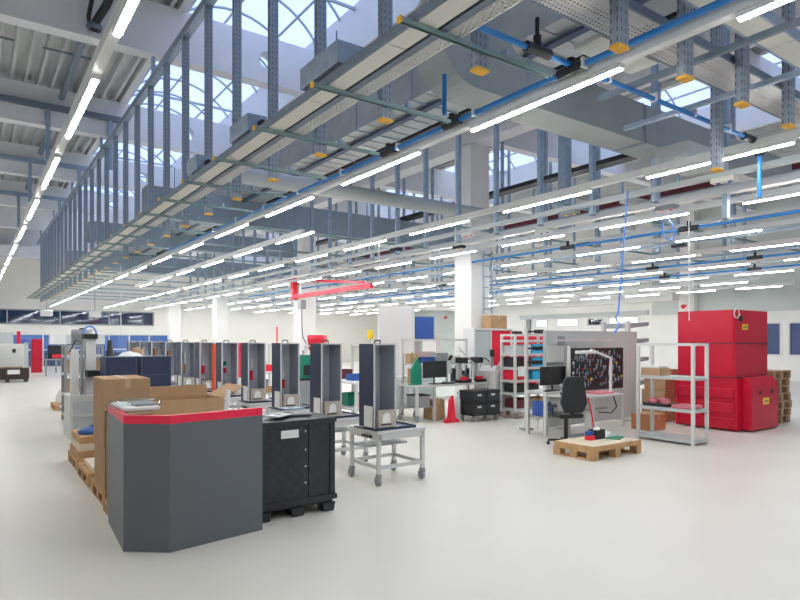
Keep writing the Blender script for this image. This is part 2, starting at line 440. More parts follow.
# cross struts under the first cable tray
def strut(length):
    r=thing('mounting_strut','x','strut')
    mb=MB();h=.03;mb.box(0,length,-.017,.017,h-.004,h).box(0,length,-.017,-.014,0,h-.004).box(0,length,.014,.017,0,h-.004)
    mb.build('channel','galvgreen',r)
    B(-.012,.003,-.02,.02,-.003,h+.003).build('end_cap','yellow',r,label='yellow plastic end cap')
    B(.86,.89,-.03,.03,h,h+.04).build('clip','galv',r)
    return r
pr=None
for k in range(27):
    y=P0+PD*k-.055;lb=f'greenish steel strut under the long cable tray, {nth(k)} from the camera'
    if pr is None: pr=strut(1.33);pr.location=(2.08,y,3.487);pr['label']=lb;pr['group']='struts under the long cable tray'
    else: dup(pr,(2.08,y,3.487),lb)
# long cable tray: white panelled channel, cable channel, perforated side
r=thing('hanging_cable_tray','long cable tray with pale lid panels beside the skylight posts','cable tray',(-.165,0,3.522))
mb=MB();y=1.0
k=0
while y<33:
    B(2.37,2.515,y,y+1.115,0,.05).build('lid_panel','traywhite',r);y+=1.125;k+=1
B(2.345,2.368,1,33,0,.06).build('side_rail','galvdark',r);B(2.517,2.535,1,33,.02,.10).build('side_rail','black',r)  # second strip is black to stand for the dark gap beside the lids
B(2.545,2.60,1,33,.004,.10).build('cable_channel','galvdark',r)
B(2.60,2.705,1,33,.0,.012).build('perforated_floor','perf',r)
B(2.705,2.717,1,33,0,.07).build('outer_rail','trunk',r)
# steel boxes riding on the tray
for i,(y,l,w_) in enumerate(((3.85,.62,.34),(5.6,.5,.22),(7.2,.35,.2))):
    r=thing('hanging_control_box',f'grey steel box lying on the cable tray, {nth(i)} from camera','box',(2.18,y,3.625),group='steel boxes on the cable tray')
    B(0,w_*.9,0,l,0,.17).build('body','galv',r,bevel=.006)
    B(.03,w_*.9-.03,.05,l-.05,.17,.178).build('cover','galv',r)
    MB().cyl((w_*.6,-.05,.08),(w_*.6,0,.08),.035).build('gland','black',r)
# flexible grey conduits and a red isolator on the tray
tag(MB().tube([(2.44,3.2,3.66),(2.36,3.1,3.74),(2.3,2.9,3.78),(2.36,2.6,3.72),(2.5,2.4,3.66)],.025,8).build('hanging_conduit','lightgrey'),'grey flexible conduit looping over the near end of the cable tray','conduit')
tag(MB().tube([(2.36,3.74,3.71),(2.5,3.7,3.76),(2.6,3.5,3.68)],.02,8).build('hanging_conduit','lightgrey'),'grey flexible conduit leaving the first steel box on the tray','conduit')
r=thing('hanging_isolator_switch','small red isolator switch on the cable tray','switch',(2.47,3.3,3.63))
B(-.04,.04,-.04,.04,0,.05).build('body','grey',r);MB().cyl((0,0,.05),(0,0,.085),.045).build('knob','red',r)

# light rows -----------------------------------------------------------
LEN,PIT,LY0=1.5,2.25,2.45
def light_proto():
    r=thing('ceiling_light','x','strip light')
    B(-.026,.026,0,LEN,.0,.03).build('housing','trunk',r)
    MB().prism([(-.017,0),(-.014,-.012),(.014,-.012),(.017,0)],'y',.01,LEN-.01).build('diffuser','lamp',r)
    return r
LP=None
rows=[(.72,-1,16,0),(3.575,-1,16,0),(4.74,3,9,0),(6.22,-1,16,0),(8.45,-1,16,0),(10.7,0,16,0),(12.75,1,16,0),(15.2,1,16,0),(17.6,2,16,0),(20.0,3,16,0),(22.4,3,16,0)]
LZ=3.43
for ri,(x,k0,k1,_) in enumerate(rows):
    y0=LY0+PIT*k0-.4;y1=LY0+PIT*k1
    if x==4.74:y0=9.6
    r=tag(B(-.035,.035,y0,y1,0,.075).build('ceiling_light_rail','trunk',loc=(x,0,LZ+.032)),f'white mounting rail carrying the {nth(ri)} row of strip lights from left','rail','rails carrying the strip lights')
    n=0
    for k in range(k0,k1):
        y=LY0+PIT*k
        lb=f'lit white strip light, {nth(n)} from the camera in the {nth(ri)} row from left'
        n+=1
        if LP is None: LP=light_proto();LP.location=(x,y,LZ);LP['label']=lb;LP['group']='strip lights'
        else: dup(LP,(x,y,LZ),lb)
# extra grid rails along and across
tag(B(-.02,.02,.8,3.1,0,.04).build('mounting_rail','galvdark',loc=(4.2,0,3.56)),'dark grey mounting rail running right of the main light row','rail')
tag(B(-.02,.02,.8,3.4,0,.04).build('mounting_rail','galv',loc=(5.0,0,3.56)),'grey mounting rail second to the right of the main light row','rail')
for i,x in enumerate((7.25,8.12,9.9,11.6,13.3,14.1,16.3)):
    hw_,hh_=(.075,.10) if i==1 else (.05,.06)
    tag(B(-hw_,hw_,2.2+i*.5,32,0,hh_).build('ceiling_trunking','offwhite' if i==1 else ('galv' if i%2 else 'lightgrey'),loc=(x,0,3.52)),f'pale cable trunking running away among the light rows, {nth(i)} from left','trunking','cable trunkings between the light rows')
n=0
for k in range(13):
    y=2.98+2.25*(k+1)+.72
    x0,x1=(7.0,18.4) if k<2 else (3.7,18.4)
    tag(B(x0,x1,-.02,.02,0,.04).build('mounting_rail','galvgreen' if k<6 else 'galv',loc=(0,y,3.60)),f'steel cross rail over the light rows, {nth(k)} from the camera','rail','cross rails over the light rows')
# cross trays near right: perforated tray and pale lidded tray
r=thing('hanging_cable_tray','perforated cable tray crossing to the right near the camera','cable tray',(0,2.14,3.72))
B(2.75,6.6,.17,.46,0,.004).build('tray_floor','perf',r)
B(2.75,6.6,.155,.17,0,.06).build('side_rail','galvdark',r);B(2.75,6.6,.46,.475,0,.06).build('side_rail','galvdark',r)
tag(MB().tube([(2.8,2.5,3.746),(4.2,2.47,3.746),(5.5,2.5,3.746),(6.5,2.48,3.746)],.02,6).build('hanging_cable','darkred'),'dark cable lying in the perforated tray','cable')
r=thing('hanging_cable_tray','pale lidded cable tray crossing right, nearest the camera','cable tray',(0,1.9,3.78))
for k in range(4): B(3.3+.8*k,4.09+.8*k,.02,.2,0,.04).build('lid_panel','traywhite',r)
B(3.3,6.5,.0,.018,0,.07).build('side_rail','galv',r);B(3.3,6.5,.202,.22,0,.07).build('side_rail','galv',r)
tag(B(-.35,.35,-.12,.12,0,.04).build('ceiling_panel','traywhite',loc=(3.95,2.75,3.72)),'pale flat panel hung beside the main light row','panel')

n=0
for i,x in enumerate((7.25,8.12,9.9,11.6,13.3)):
    for k in range(5):
        y=3.6+i*.9+2.25*k+.35*(i%2)
        r=thing('ceiling_socket_box',f'small socket box below the {nth(i)} cable trunking from left, {nth(k)} from camera','socket box',(x,y,3.46),group='socket boxes on the trunkings')
        B(-.06,.06,-.14,.14,0,.058).build('body',('traywhite','grey','offwhite','black','lightgrey')[(i+k)%5],r,bevel=.006)
        for s_ in(-1,1): MB().cyl((0,s_*.07,-.012),(0,s_*.07,0),.025,10).build('socket',('bluetrim','red','amber')[(i+2*k)%3],r)
# blue compressed air pipes ------------------------------------------------
r=thing('ceiling_air_pipe','long blue air pipe running beside the main light row','pipe',(3.48,0,3.52))
MB().tube([(0,1.0,0),(0,13.5,0)],.022,10).build('pipe_run','bluepipe',r)
for y in(2.8,4.1,5.1): MB().cyl((0,y-.11,0),(0,y+.11,0),.035).cyl((0,y,0),(0,y,.08),.03).build('coupling','black',r)
for k in range(9): B(-.03,.03,1.55+k*1.12,1.575+k*1.12,-.03,.04).build('clip','white',r)
r=thing('ceiling_air_pipe','blue air pipe crossing in front of the big grey duct','pipe',(0,2.8,3.56))
MB().tube([(2.5,0,0),(6.3,0,-.02)],.02,10).build('pipe_run','bluepipe',r)
MB().cyl((3.02,0,0),(3.25,0,0),.035).cyl((3.13,0,0),(3.13,0,.1),.028).cyl((3.13,0,.1),(3.13,0,.22),.015).build('valve','black',r)
MB().cyl((6.0,0,-.02),(6.2,0,-.02),.035).build('coupling','black',r)
for x in(3.9,4.5,5.1,5.7): B(x,x+.02,-.03,.03,-.03,.035).build('clip','white',r)
tag(MB().tube([(3.35,4.05,3.55),(3.35,4.05,3.9)],.02,8).build('ceiling_air_pipe','bluepipe'),'short upright blue air pipe rising from the long blue pipe','pipe')
r=thing('ceiling_air_pipe','blue air pipe dropping near the right picture edge','pipe',(6.55,2.9,3.05))
MB().tube([(0,0,0),(0,0,.5)],.022,8).build('pipe_run','bluepipe',r);MB().cyl((0,0,.42),(0,0,.52),.04).build('coupling','black',r)
for i,(x,y0,y1) in enumerate(((9.35,3.0,24),(13.8,4.5,24),(16.0,5,22))):
    r=thing('ceiling_air_pipe',f'blue air pipe far right among the light rows, {nth(i)} of three from left','pipe',(x,0,3.38),group='blue air pipes among the right light rows')
    MB().tube([(0,y0,0),(0,y1,0)],.024,8).build('pipe_run','bluepipe',r)
    for y in(5.2+i,7.6+i): MB().cyl((0,y-.16,0),(0,y+.16,0),.04).cyl((0,y,0),(0,y,.12),.03).build('coupling','black',r)

# ducts ---------------------------------------------------------------------
r=thing('ceiling_duct','flat galvanised air duct running along the hall beside the skylight','duct',(0,0,5.0))
y=2.4;k=0
while y<31:
    mb=B(5.1,5.95,y,y+1.48,0,.45)
    for q in range(1,5): mb.box(5.12,5.93,y+.3*q-.012,y+.3*q+.012,-.012,0)
    mb.build('duct_section','flatduct',r)
    B(5.085,5.965,y+1.48,y+1.5,-.015,.465).build('flange','galv',r);y+=1.5
for y in(4,9,14,19,24): 
    for x in(5.08,5.97): B(x-.01,x+.01,y,y+.02,.45,1.86).build('hanger','galvdark',r)
tag(B(-.05,.05,2.6,26,0,.03).build('ceiling_bar','navylight',loc=(5.42,0,4.95)),'dark blue flat bar running under the flat galvanised duct','bar')
tag(B(-.07,.07,2.6,26,0,.12).build('ceiling_shade_strip','black',loc=(6.1,0,5.0)),'black strip standing for shade along the right edge of the flat duct','cable')  # black strip put in for the shadow gap beside the duct
r=thing('ceiling_duct','big grey rectangular duct with rounded elbow crossing to the right','duct',(0,4.2,0))
z0,z1,xa,rr=3.96,4.42,3.45,.42
arc=[(xa+rr-rr*math.sin(t),z0+rr-rr*math.cos(t)) for t in [PI/2*i/8 for i in range(9)]]
MB().prism([(4.55,z0)]+arc+[(xa,4.72),(4.15,4.72),(4.25,4.6),(4.4,z1),(4.55,z1)],'y',0,.42).build('elbow','duct',r)
for x in(4.57,6.6,8.6): B(x,x+1.97,0,.42,z0,z1).build('duct_section','duct',r)
for x in(4.55,6.55,8.57): B(x,x+.012,-.005,.425,z0-.006,z1+.006).build('flange','galv',r)
tag(MB().cyl((-1.2,0,0),(5.4,0,0),.13,20).build('ceiling_pipe','lightgrey',loc=(3.9,9.3,4.22)),'thick grey insulated pipe crossing in front of the white column','pipe')
for i,(x0,x1,y,za,zb) in enumerate(((3.2,12.5,14.2,4.4,5.05),(2.9,10,20,4.55,5.15),(3,12,25.5,4.3,4.95))):
    r=thing('ceiling_duct',f'blue grey cross duct deep in the hall above the lights, {nth(i)} from camera','duct',(0,y,0),group='blue grey cross ducts')
    x=x0
    while x<x1-.1:
        e=min(x+2.3,x1);B(x,e-.02,0,.5,za,zb).build('duct_section','ductblue',r);B(e-.02,e,-.012,.512,za-.012,zb+.012).build('flange','galv',r);x=e
r=thing('ceiling_duct','round galvanised duct dropping vertically right of the white column','duct',(8.9,7.3,3.6))
MB().cyl((0,0,0),(0,0,1.9),.12,18).build('duct_section','galv',r);MB().lathe([(.125,1.9),(.13,1.93),(.06,2.0),(0,2.02)],n=18).build('cap','galv',r)
tag(B(-.15,.15,5.2,24,0,.09).build('hanging_cable_tray','black',loc=(10.4,0,5.1)),'dark cable tray running high right of the column line','cable tray')
tag(B(-.2,.2,4.0,24,0,.09).build('hanging_cable_tray','ductblue',loc=(12.4,0,4.6)),'blue grey cable tray running high behind the cross duct','cable tray')
tag(B(-.1,.1,4.0,22,0,.14).build('hanging_cable_tray','darkred',loc=(12.9,0,4.85)),'dark red cable bundle running high behind the cross duct','cable')
tag(B(-.45,.45,-.2,.2,0,.22).build('hanging_control_box','lightgrey',loc=(7.0,3.85,3.62)),'pale grey control box hung under the cross duct at right','box')
tag(B(-.4,.4,-.06,.06,0,.1).build('hanging_control_box','offwhite',loc=(8.15,5.3,3.60)),'pale control box on the trunking above the blue hose','box')

# ladder-like cable riser on the first column, hose, hanging cables
r=thing('hanging_cable_ladder','upright cable ladder fixed to the nearest white column','cable ladder',(9.75,10.2,2.2))
for x in(-.13,.13): B(x-.012,x+.012,0,.04,0,1.45).build('side_rail','galv',r)
for k in range(6): B(-.118,.118,.01,.03,.1+k*.25,.125+k*.25).build('rung','grey',r)
pts=[]
for k in range(44): pts.append((7.02-.0012*k+.03*math.sin(k*1.3)*(k>36),4.73+.003*k+.03*math.cos(k*1.3)*(k>36),3.55-k*.0432))
tag(MB().tube(pts,.011,6).build('hanging_air_hose','hose'),'blue air hose hanging down in front of the grey tool partition','hose')
tag(MB().tube([(8.22,4.95,3.36),(8.2,4.96,3.2),(8.26,4.94,3.08),(8.34,4.9,3.05),(8.4,4.88,3.14),(8.37,4.9,3.28),(8.3,4.93,3.36)],.013,8).build('hanging_air_hose','hose'),'short blue hose looped below a blue pipe near the red machine','hose')
for i,(x,y,z) in enumerate(((3.1,16.5,1.75),(9.0,5.0,1.9),(6.2,9.4,1.7))):
    tag(MB().tube([(x,y,z),(x,y,3.5)],.008,6).build('hanging_cable','white'),f'thin white cable hanging from the light grid, {nth(i)} from left' if i!=1 else 'thin white cable hanging left of the red cabinet','cable')

# red jib crane on second column
r=thing('wall_mounted_jib_crane','red jib crane fixed to the second white column','crane',(9.18,19.3,3.0))
B(-.07,.07,-.1,.1,.0,.75).build('mast','red',r)
MB().bar((0,-.05,.1),(0,-5.0,.13),.11,.13).build('boom','red',r)
MB().bar((0,-.05,.68),(0,-4.6,.25),.06,.07).build('tie_bar','red',r)
B(.07,.14,-.14,.14,.05,.2).box(.07,.14,-.14,.14,.55,.7).build('bracket','black',r)
h_=B(-.1,.1,-.75,-.5,-.35,-.05).build('hoist','grey',r);MB().tube([(0,-.62,-.35),(.02,-.6,-.9),(.1,-.5,-1.3),(.5,-.3,-1.8)],.015,6).build('cable','black',h_)

# ------------------------------------------------------------------ floor objects
# front counter ---------------------------------------------------------------
r=thing('reception_desk','grey angular counter with red top band in the foreground','counter',(0,0,0))
OUT=[(.99,5.82),(.945,4.94),(1.225,4.71),(2.01,4.83)]
INN=[(1.025,5.82),(.98,4.955),(1.235,4.745),(2.005,4.865)]
nm=['left_panel','corner_panel','front_panel']
for i in range(3):
    poly=[OUT[i],OUT[i+1],INN[i+1],INN[i]]
    MB().prism(poly[::-1],'z',0,.968).build(nm[i],'deskgrey',r)
    MB().prism(poly[::-1],'z',.968,1.03).build('red_band','redband',r,label='bright red top band')
MB().prism([(1.025,5.8),(1.985,5.4),(1.985,4.87),(1.235,4.75),(.985,4.96)][::-1],'z',.86,.89).build('worktop','grey',r)
B(1.94,1.975,4.87,5.36,0,.86).build('side_panel','deskgrey',r)
# things on its worktop
r=thing('paper_pack','papers wrapped in clear film lying over the left end of the counter','pack',(1.11,5.42,1.031))
B(-.12,.16,-.25,.3,0,.03).build('papers','paper',r,bevel=.01)
B(-.02,.14,-.2,.1,.03,.05).build('folder','grey',r)
MB().lathe([(.21,.0),(.22,.03),(.2,.06),(.12,.075),(0,.078)],(.02,.03,0),14).build('film','clear',r)
tag(B(-.14,.14,-.1,.1,0,.03).build('folder','grey',loc=(1.5,5.02,.891),rotz=.3),'dark grey folder lying on the counter behind the red band','folder')
tag(B(-.11,.11,-.15,.15,0,.045).build('folder','beige',loc=(1.8,5.12,.891),rotz=-.2),'beige folder lying at the right end of the counter','folder')
tag(MB().cyl((0,0,0),(.03,.02,.26),.022).build('paper_roll','paper',loc=(1.86,5.3,.895)),'white paper roll sticking up at the counter right end','roll')

# pallets ---------------------------------------------------------------------
def pallet(w,d,m='wood'):
    r=thing('pallet','x','pallet')
    n=5;bw=.7*w/n if False else .145
    ys=[d*(i/(n-1))*(1-bw/d) for i in range(n)]
    for i in range(n): B(0,w,ys[i],ys[i]+bw*(d/.8),.122,.144).build('deck_board',m,r)
    xs=[0,(w-.1)/2,w-.1];y3=[0,(d-.12)/2,d-.12]
    for y in y3: B(0,w,y+.005,y+.115,.10,.122).build('stringer_board',m,r) if False else None
    for x in xs: B(x,x+.1,0,d,.1,.122).build('stringer_board',m,r)
    for x in xs:
        for y in y3: B(x,x+.1,y,y+.12,.022,.1).build('block',m,r)
    for x in xs: B(x+.004,x+.096,0,d,0,.022).build('runner',m,r)
    return r
def carton(name,label,loc,w,d,h,rotz=0,seam=True,m='carton'):
    r=thing(name,label,'box',loc,rotz)
    B(0,w,0,d,0,h).build('body',m,r,bevel=.006)
    if seam: B(w/2-.025,w/2+.025,-.0015,d+.0015,h-.0005,h+.0015).box(w/2-.025,w/2+.025,-.0018,-.0004,h-.09,h).build('tape','tape',r)
    return r
# pallet with cartons behind the counter
p1=pallet(.62,.8);p1.location=(1.04,6.3,0);p1['label']='wooden pallet under the tall carton behind the counter';p1['group']='pallets along the aisle'
carton('cardboard_box','lower brown carton of the two stacked behind the counter',(1.055,6.37,.145),.41,.6,.42)
carton('cardboard_box','big upper brown carton behind the left end of the counter',(1.045,6.36,.568),.42,.62,.655)
r=thing('flat_carton_stack','stack of flat brown cartons leaning between counter and tall carton','carton stack',(1.02,5.9,0))
B(.0,.4,.0,.36,.0,.12).build('base','wooddark',r)
for k in range(4): B(.01+.004*(k%2),.38,.01+.085*k,.08+.085*k,.12,.93).build('sheet','darkbrown' if k%2 else 'wooddark',r)
dup(p1,(1.78,7.15,0),'wooden pallet under the open carton behind the counter')
# open carton with flaps
r=thing('cardboard_box','open brown carton with raised flaps behind the counter','box',(1.68,7.2,.145))
w_,d_,h_=.82,.62,.76;t=.008
B(0,w_,0,t,0,h_).box(0,w_,d_-t,d_,0,h_).box(0,t,t,d_-t,0,h_).box(w_-t,w_,t,d_-t,0,h_).box(0,w_,0,d_,0,.01).build('body','carton',r)
MB().prism([(d_,h_),(d_+.04,h_+.12),(d_+.048,h_+.118),(d_+.01,h_)],'x',0,w_).build('flap','cartoninside',r)
MB().prism([(w_,h_),(w_+.26,h_+.13),(w_+.263,h_+.122),(w_+.004,h_-.008)],'y',.02,d_-.02).build('flap','carton',r)
MB().prism([(0,h_),(-.10,h_+.02),(-.10,h_+.012),(0,h_-.008)],'y',.02,d_-.02).build('flap','carton',r)
MB().prism([(0,h_),(-.05,h_-.18),(-.042,h_-.185),(.004,h_-.008)],'x',.01,w_-.01).build('flap','carton',r)

# black folding pallet box -----------------------------------------------------
r=thing('pallet_box','black quilted plastic pallet box next to the grey counter','container',(2.035,5.0,0))
W_,D_=.77,.66
B(.02,W_-.02,.02,D_-.02,.08,.11).build('base','blackplastic',r)
for x in(0,W_/2-.06,W_-.13):
    for y in(0,D_/2-.06,D_-.13): MB().prism([(x+.015,0),(x+.115,0),(x+.13,.08),(x,.08)],'y',y,y+.13).build('foot','blackplastic',r)
B(-.015,W_+.015,-.015,D_+.015,.11,.16).build('rim','blackplastic',r,bevel=.008)
fp=B(.02,.485,0,.03,.16,.83).build('front_panel','quilt',r)
B(.495,W_-.065,.004,.03,.16,.83).build('front_panel','quilt',r)
B(W_-.03,W_,.05,D_-.05,.16,.83).build('side_panel','quilt',r);B(0,.03,.05,D_-.05,.16,.83).build('side_panel','quilt',r);B(.02,W_-.06,D_-.03,D_,.16,.83).build('back_panel','quilt',r)
for x in(0,W_-.062):
    for y in((-.006,.05),(D_-.05,D_+.006)): B(x+.002,x+.06,y[0],y[1],.16,.83).build('corner_post','blackplastic',r,bevel=.008)
B(-.01,W_+.01,-.012,D_+.012,.83,.875).build('top_rim','blackplastic',r,bevel=.006)
for z in(.3,.45,.6,.77): MB().cyl((.46,-.006,z),(.46,.0,z),.009,10).build('rivet','alu',fp)
B(.22,.39,-.006,.0,.72,.79).build('label_plate','paper',fp,label='small white label plate');
B(.245,.375,-.0065,-.006,.74,.743).box(.245,.35,-.0065,-.006,.76,.763).build('print','lightgrey',fp)
# sheet metal scraps lying on it
for i,(x,y,rz,c,a,b_) in enumerate(((2.2,5.5,.2,'lightgrey',.16,.1),(2.5,5.35,-.3,'grey',.2,.12),(2.32,5.2,.6,'white',.12,.07),(2.62,5.55,.1,'galv',.1,.09))):
    z=.876+.012*i
    tag(B(-a,a,-b_,b_,0,.011).box(-a*.3,a*.2,-b_*.3,b_*.4,.011,.012,m=1).build('sheet_metal_piece',[c,'black'],loc=(x,y,z),rotz=rz),['light grey','dark grey','white','galvanised'][i]+' flat sheet piece lying on the black pallet box','sheet','sheet pieces on the black box')

# carts with navy housings -------------------------------------------------------
def caster(parent,x,y,locz=0):
    c=B(-.02,.02,-.03,.03,.085,.13).box(-.024,-.018,-.02,.035,.04,.1).box(.018,.024,-.02,.035,.04,.1).build('caster','grey',parent,loc=(x,y,0))
    MB().cyl((-.016,.015,.05),(.016,.015,.05),.05,18).build('wheel','wheel',c)
    return c
def cart():
    r=thing('assembly_cart','x','cart')
    W,D,H=.66,.63,.6
    B(0,W,0,D,H-.035,H).build('tabletop','alu',r,bevel=.004)
    B(.01,W-.01,.01,.04,H-.1,H-.035).box(.01,W-.01,D-.04,D-.01,H-.1,H-.035).box(.01,.04,.04,D-.04,H-.1,H-.035).box(W-.04,W-.01,.04,D-.04,H-.1,H-.035).build('apron','alu',r)
    for x in(.01,W-.05):
        for y in(.01,D-.05):
            B(x,x+.04,y,y+.04,.13,H-.035).build('leg','alu',r);caster(r,x+.02,y+.02)
    for y in(.015,D-.045): B(.05,W-.05,y,y+.03,.18,.22).build('lower_rail','alu',r)
    for x in(.015,W-.045): B(x,x+.03,.05,D-.05,.18,.22).build('lower_rail','alu',r)
    B(-.03,0,.12,.3,H-.075,H-.055).build('handle','black',r)
    B(.05,W-.05,.3,.6,H-.22,H-.2).build('shelf','lightgrey',r)
    return r
def housing(core):
    r=thing('navy_housing','x','housing')
    w,d,h,t=.29,.31,.955,.012
    B(-.02,.54,-.06,.4,0,.012).box(-.02,.54,-.06,-.05,.012,.028).box(.53,.54,-.05,.4,.012,.028).build('base_plate','navy',r)
    B(0,t,0,d,.02,h).build('side_panel','navy',r,bevel=.002,label='dark navy side panel')
    B(w-t,w,0,d,.02,h).build('side_panel','innerblue',r,bevel=.002)
    B(t,w-t,d-t,d,.02,h).build('back_panel','inner',r)
    B(t,w-t,0,d-t,h-.012,h).build('top_panel','frame',r)
    mb=B(-.004,.016,-.01,0,.02,h+.004).box(w-.016,w+.004,-.01,0,.02,h+.004).box(.016,w-.016,-.01,0,h-.014,h+.004)
    mb.build('front_frame','frame',r)
    for z in(.4,.5,.58,.68): B(.03,.055,d-.022,d-.0125,z,z+.055).build('bracket','black',r)
    B(-.008,-.0005,.02,.19,.03,.26).build('insulation_sheet','paper',r,label='white sheet on the lower side')
    b=B(.03,w-.02,-.05,.02,.03,.22).build('burner_box','beige',r,bevel=.004)
    MB().prism([(.08,.08),(.19,.08),(.185,.17),(.14,.195),(.09,.17)],'y',-.054,-.0505).build('window','paper',b)
    B(.06,.2,-.056,-.0505,.055,.07).build('slot','black',b)
    MB().tube([(.07,.1,h+.0),(.08,.1,h+.035),(.16,.12,h+.04),(.19,.16,h)],.008,6).build('lifting_eye','black',r)
    if core:
        o=MB();
        for (z0,z1,rd,m_) in core: o.cyl((w/2-.02,.19,z0),(w/2-.02,.19,z1),rd,12,m=m_)
        o.build('flue_pipe',['copper','white','red','orange','green'],r)
    return r
cores=[None,None,[(.3,.42,.03,3),(.46,.52,.03,1)],[(.35,.5,.03,2),(.55,.7,.03,1)],[(.3,.36,.03,1),(.42,.5,.03,2),(.55,.62,.03,4)],[(.25,.3,.04,1),(.34,.5,.03,2),(.5,.6,.02,1)],[(.3,.5,.022,0),(.5,.75,.035,1)],[(.35,.5,.04,1),(.5,.75,.04,0)],[(.6,.8,.04,0)],[(.6,.8,.04,1)],[(.6,.8,.04,0)]]
cp=None;hp={}
for k in range(11):
    x,y=3.625-.012*k,5.6+1.2*k
    lab=f'grey wheeled cart under the {nth(k)} navy housing of the long row'
    if cp is None: cp=cart();cp.location=(x-.01,y-.1,0);cp['label']=lab.replace('first','front');cp['group']='carts of the long row'
    else: dup(cp,(x-.01,y-.1,0),lab)
    lab=f'tall open navy housing on a cart, {nth(k)} from the camera in the long row'
    key=str(cores[k])
    if key not in hp: hp[key]=housing(cores[k]);hp[key].location=(x,y,.602);hp[key]['label']=lab;hp[key]['group']='navy housings of the long row'
    else: dup(hp[key],(x,y,.602),lab)
# two more housings seen from behind, nearer the aisle
def closed_box(label,x,y,z0,h):
    r=thing('navy_housing',label,'housing',(x,y,z0))
    B(0,.46,0,.5,0,h).build('body','navy',r,bevel=.006)
    B(-.004,.012,-.008,0,0,h).box(.448,.464,-.008,0,0,h).box(.012,.448,-.008,0,h-.014,h+.002).build('front_frame','navylight',r)
    B(.03,.43,-.004,0,h*.58,h*.6).build('seam','navylight',r)
c=dup(cp,(1.68,10.3,0),'grey wheeled cart under the left navy box behind the cartons')
c=dup(cp,(2.42,10.3,0),'grey wheeled cart under the right navy box behind the cartons')
closed_box('left of two dark navy boxes behind the cartons',1.72,10.36,.602,.73)
closed_box('right of two dark navy boxes behind the cartons',2.25,10.36,.602,.73)

# front right pallet with board and small things ------------------------------------
p2=pallet(1.06,.68);p2.location=(6.68,5.0,0);p2['label']='wooden pallet on the open floor before the chair';p2['group']='pallets at the right'
B(0,1.06,0,.68,.145,.185).build('collar','wood',p2,bevel=.004);B(.03,1.03,.03,.65,.1855,.192).build('sheet','woodpale',p2)
r=thing('parts_bin','small black bin of white parts on the front pallet','bin',(7.3,5.42,.193))
B(-.1,.1,-.07,.07,0,.005).box(-.1,-.09,-.07,.07,.005,.13).box(.09,.1,-.07,.07,.005,.13).box(-.09,.09,-.07,-.06,.005,.13).box(-.09,.09,.06,.07,.005,.13).build('body','black',r)
MB().lathe([(.05,.005),(.06,.1),(.04,.16),(0,.17)],n=10).build('contents','paper',r)
r=thing('small_carton','small red and blue pack beside the black bin','box',(7.12,5.4,.193));B(-.05,.05,-.05,.05,0,.06).build('body','red',r);B(-.04,.05,-.03,.05,.06,.12).build('lid','bluetrim',r)
tag(B(-.16,.16,-.1,.1,0,.008).build('sheet_metal_piece','green',loc=(7.56,5.3,.193),rotz=.4),'dark green flat sheet on the front pallet','sheet')
tag(MB().prism([(-.14,0),(.14,0),(.05,.05),(-.02,.07)],'y',-.08,.1).build('crumpled_paper','paper',loc=(7.58,5.44,.202)),'white crumpled paper on the front pallet','paper')

# aluminium rack right of the pallet -------------------------------------------------
def rack(label,loc,W,D,H,zs,m='alu',wheels=False,shelf='lightgrey',rotz=0):
    r=thing('shelf_rack',label,'rack',loc,rotz)
    b0=.13 if wheels else 0
    for x in(0,W-.045):
        for y in(0,D-.045):
            B(x,x+.045,y,y+.045,b0,H).build('upright',m,r)
            if wheels: caster(r,x+.022,y+.022)
    for z in zs:
        B(.002,W-.002,.002,D-.002,z-.012,z).box(0.045,W-.045,.0,.02,z-.045,z+.005).box(.045,W-.045,D-.02,D,z-.045,z+.005).box(.0,.02,.045,D-.045,z-.045,z+.005).box(W-.02,W,.045,D-.045,z-.045,z+.005).build('shelf',shelf,r)
    B(.045,W-.045,0,.04,H-.04,H).box(.045,W-.045,D-.04,D,H-.04,H).box(0,.04,.045,D-.045,H-.04,H).box(W-.04,W,.045,D-.045,H-.04,H).build('top_frame',m,r)
    for x in(.022,W-.022): 
        B(x-.026,x+.026,-.004,.05,H,H+.008).build('cap','black',r)
    return r
rack('open aluminium rack standing before the red cabinet',(8.84,4.84,0),.44,.96,1.55,(.08,.54,1.03),m='offwhite')
r=thing('cardboard_tray','open cardboard tray on the upper shelf of the front rack','box',(8.9,5.42,1.032))
B(0,.3,0,.33,0,.01).box(0,.008,0,.33,.01,.12).box(.292,.3,0,.33,.01,.12).box(.008,.292,0,.008,.01,.12).box(.008,.292,.322,.33,.01,.12).build('body','carton',r);B(.02,.28,.03,.3,.012,.15).build('contents','paper',r)
r=thing('parts_tray','dark tray with pink parts at left on the front rack','tray',(8.9,5.3,.542));B(0,.32,0,.42,0,.05).build('body','black',r)
mb=MB()
for i in range(5): mb.lathe([(.07,0),(.07,.04),(.05,.07),(0,.08)],(.09+.07*(i%3),.07+.07*i,.05),10)
mb.build('parts','pink',r)
r=thing('cushion_pack','flat pink pack on the lower shelf of the front rack','pack',(8.9,4.9,.542));B(0,.32,0,.34,0,.055).build('body','pink',r,bevel=.015)

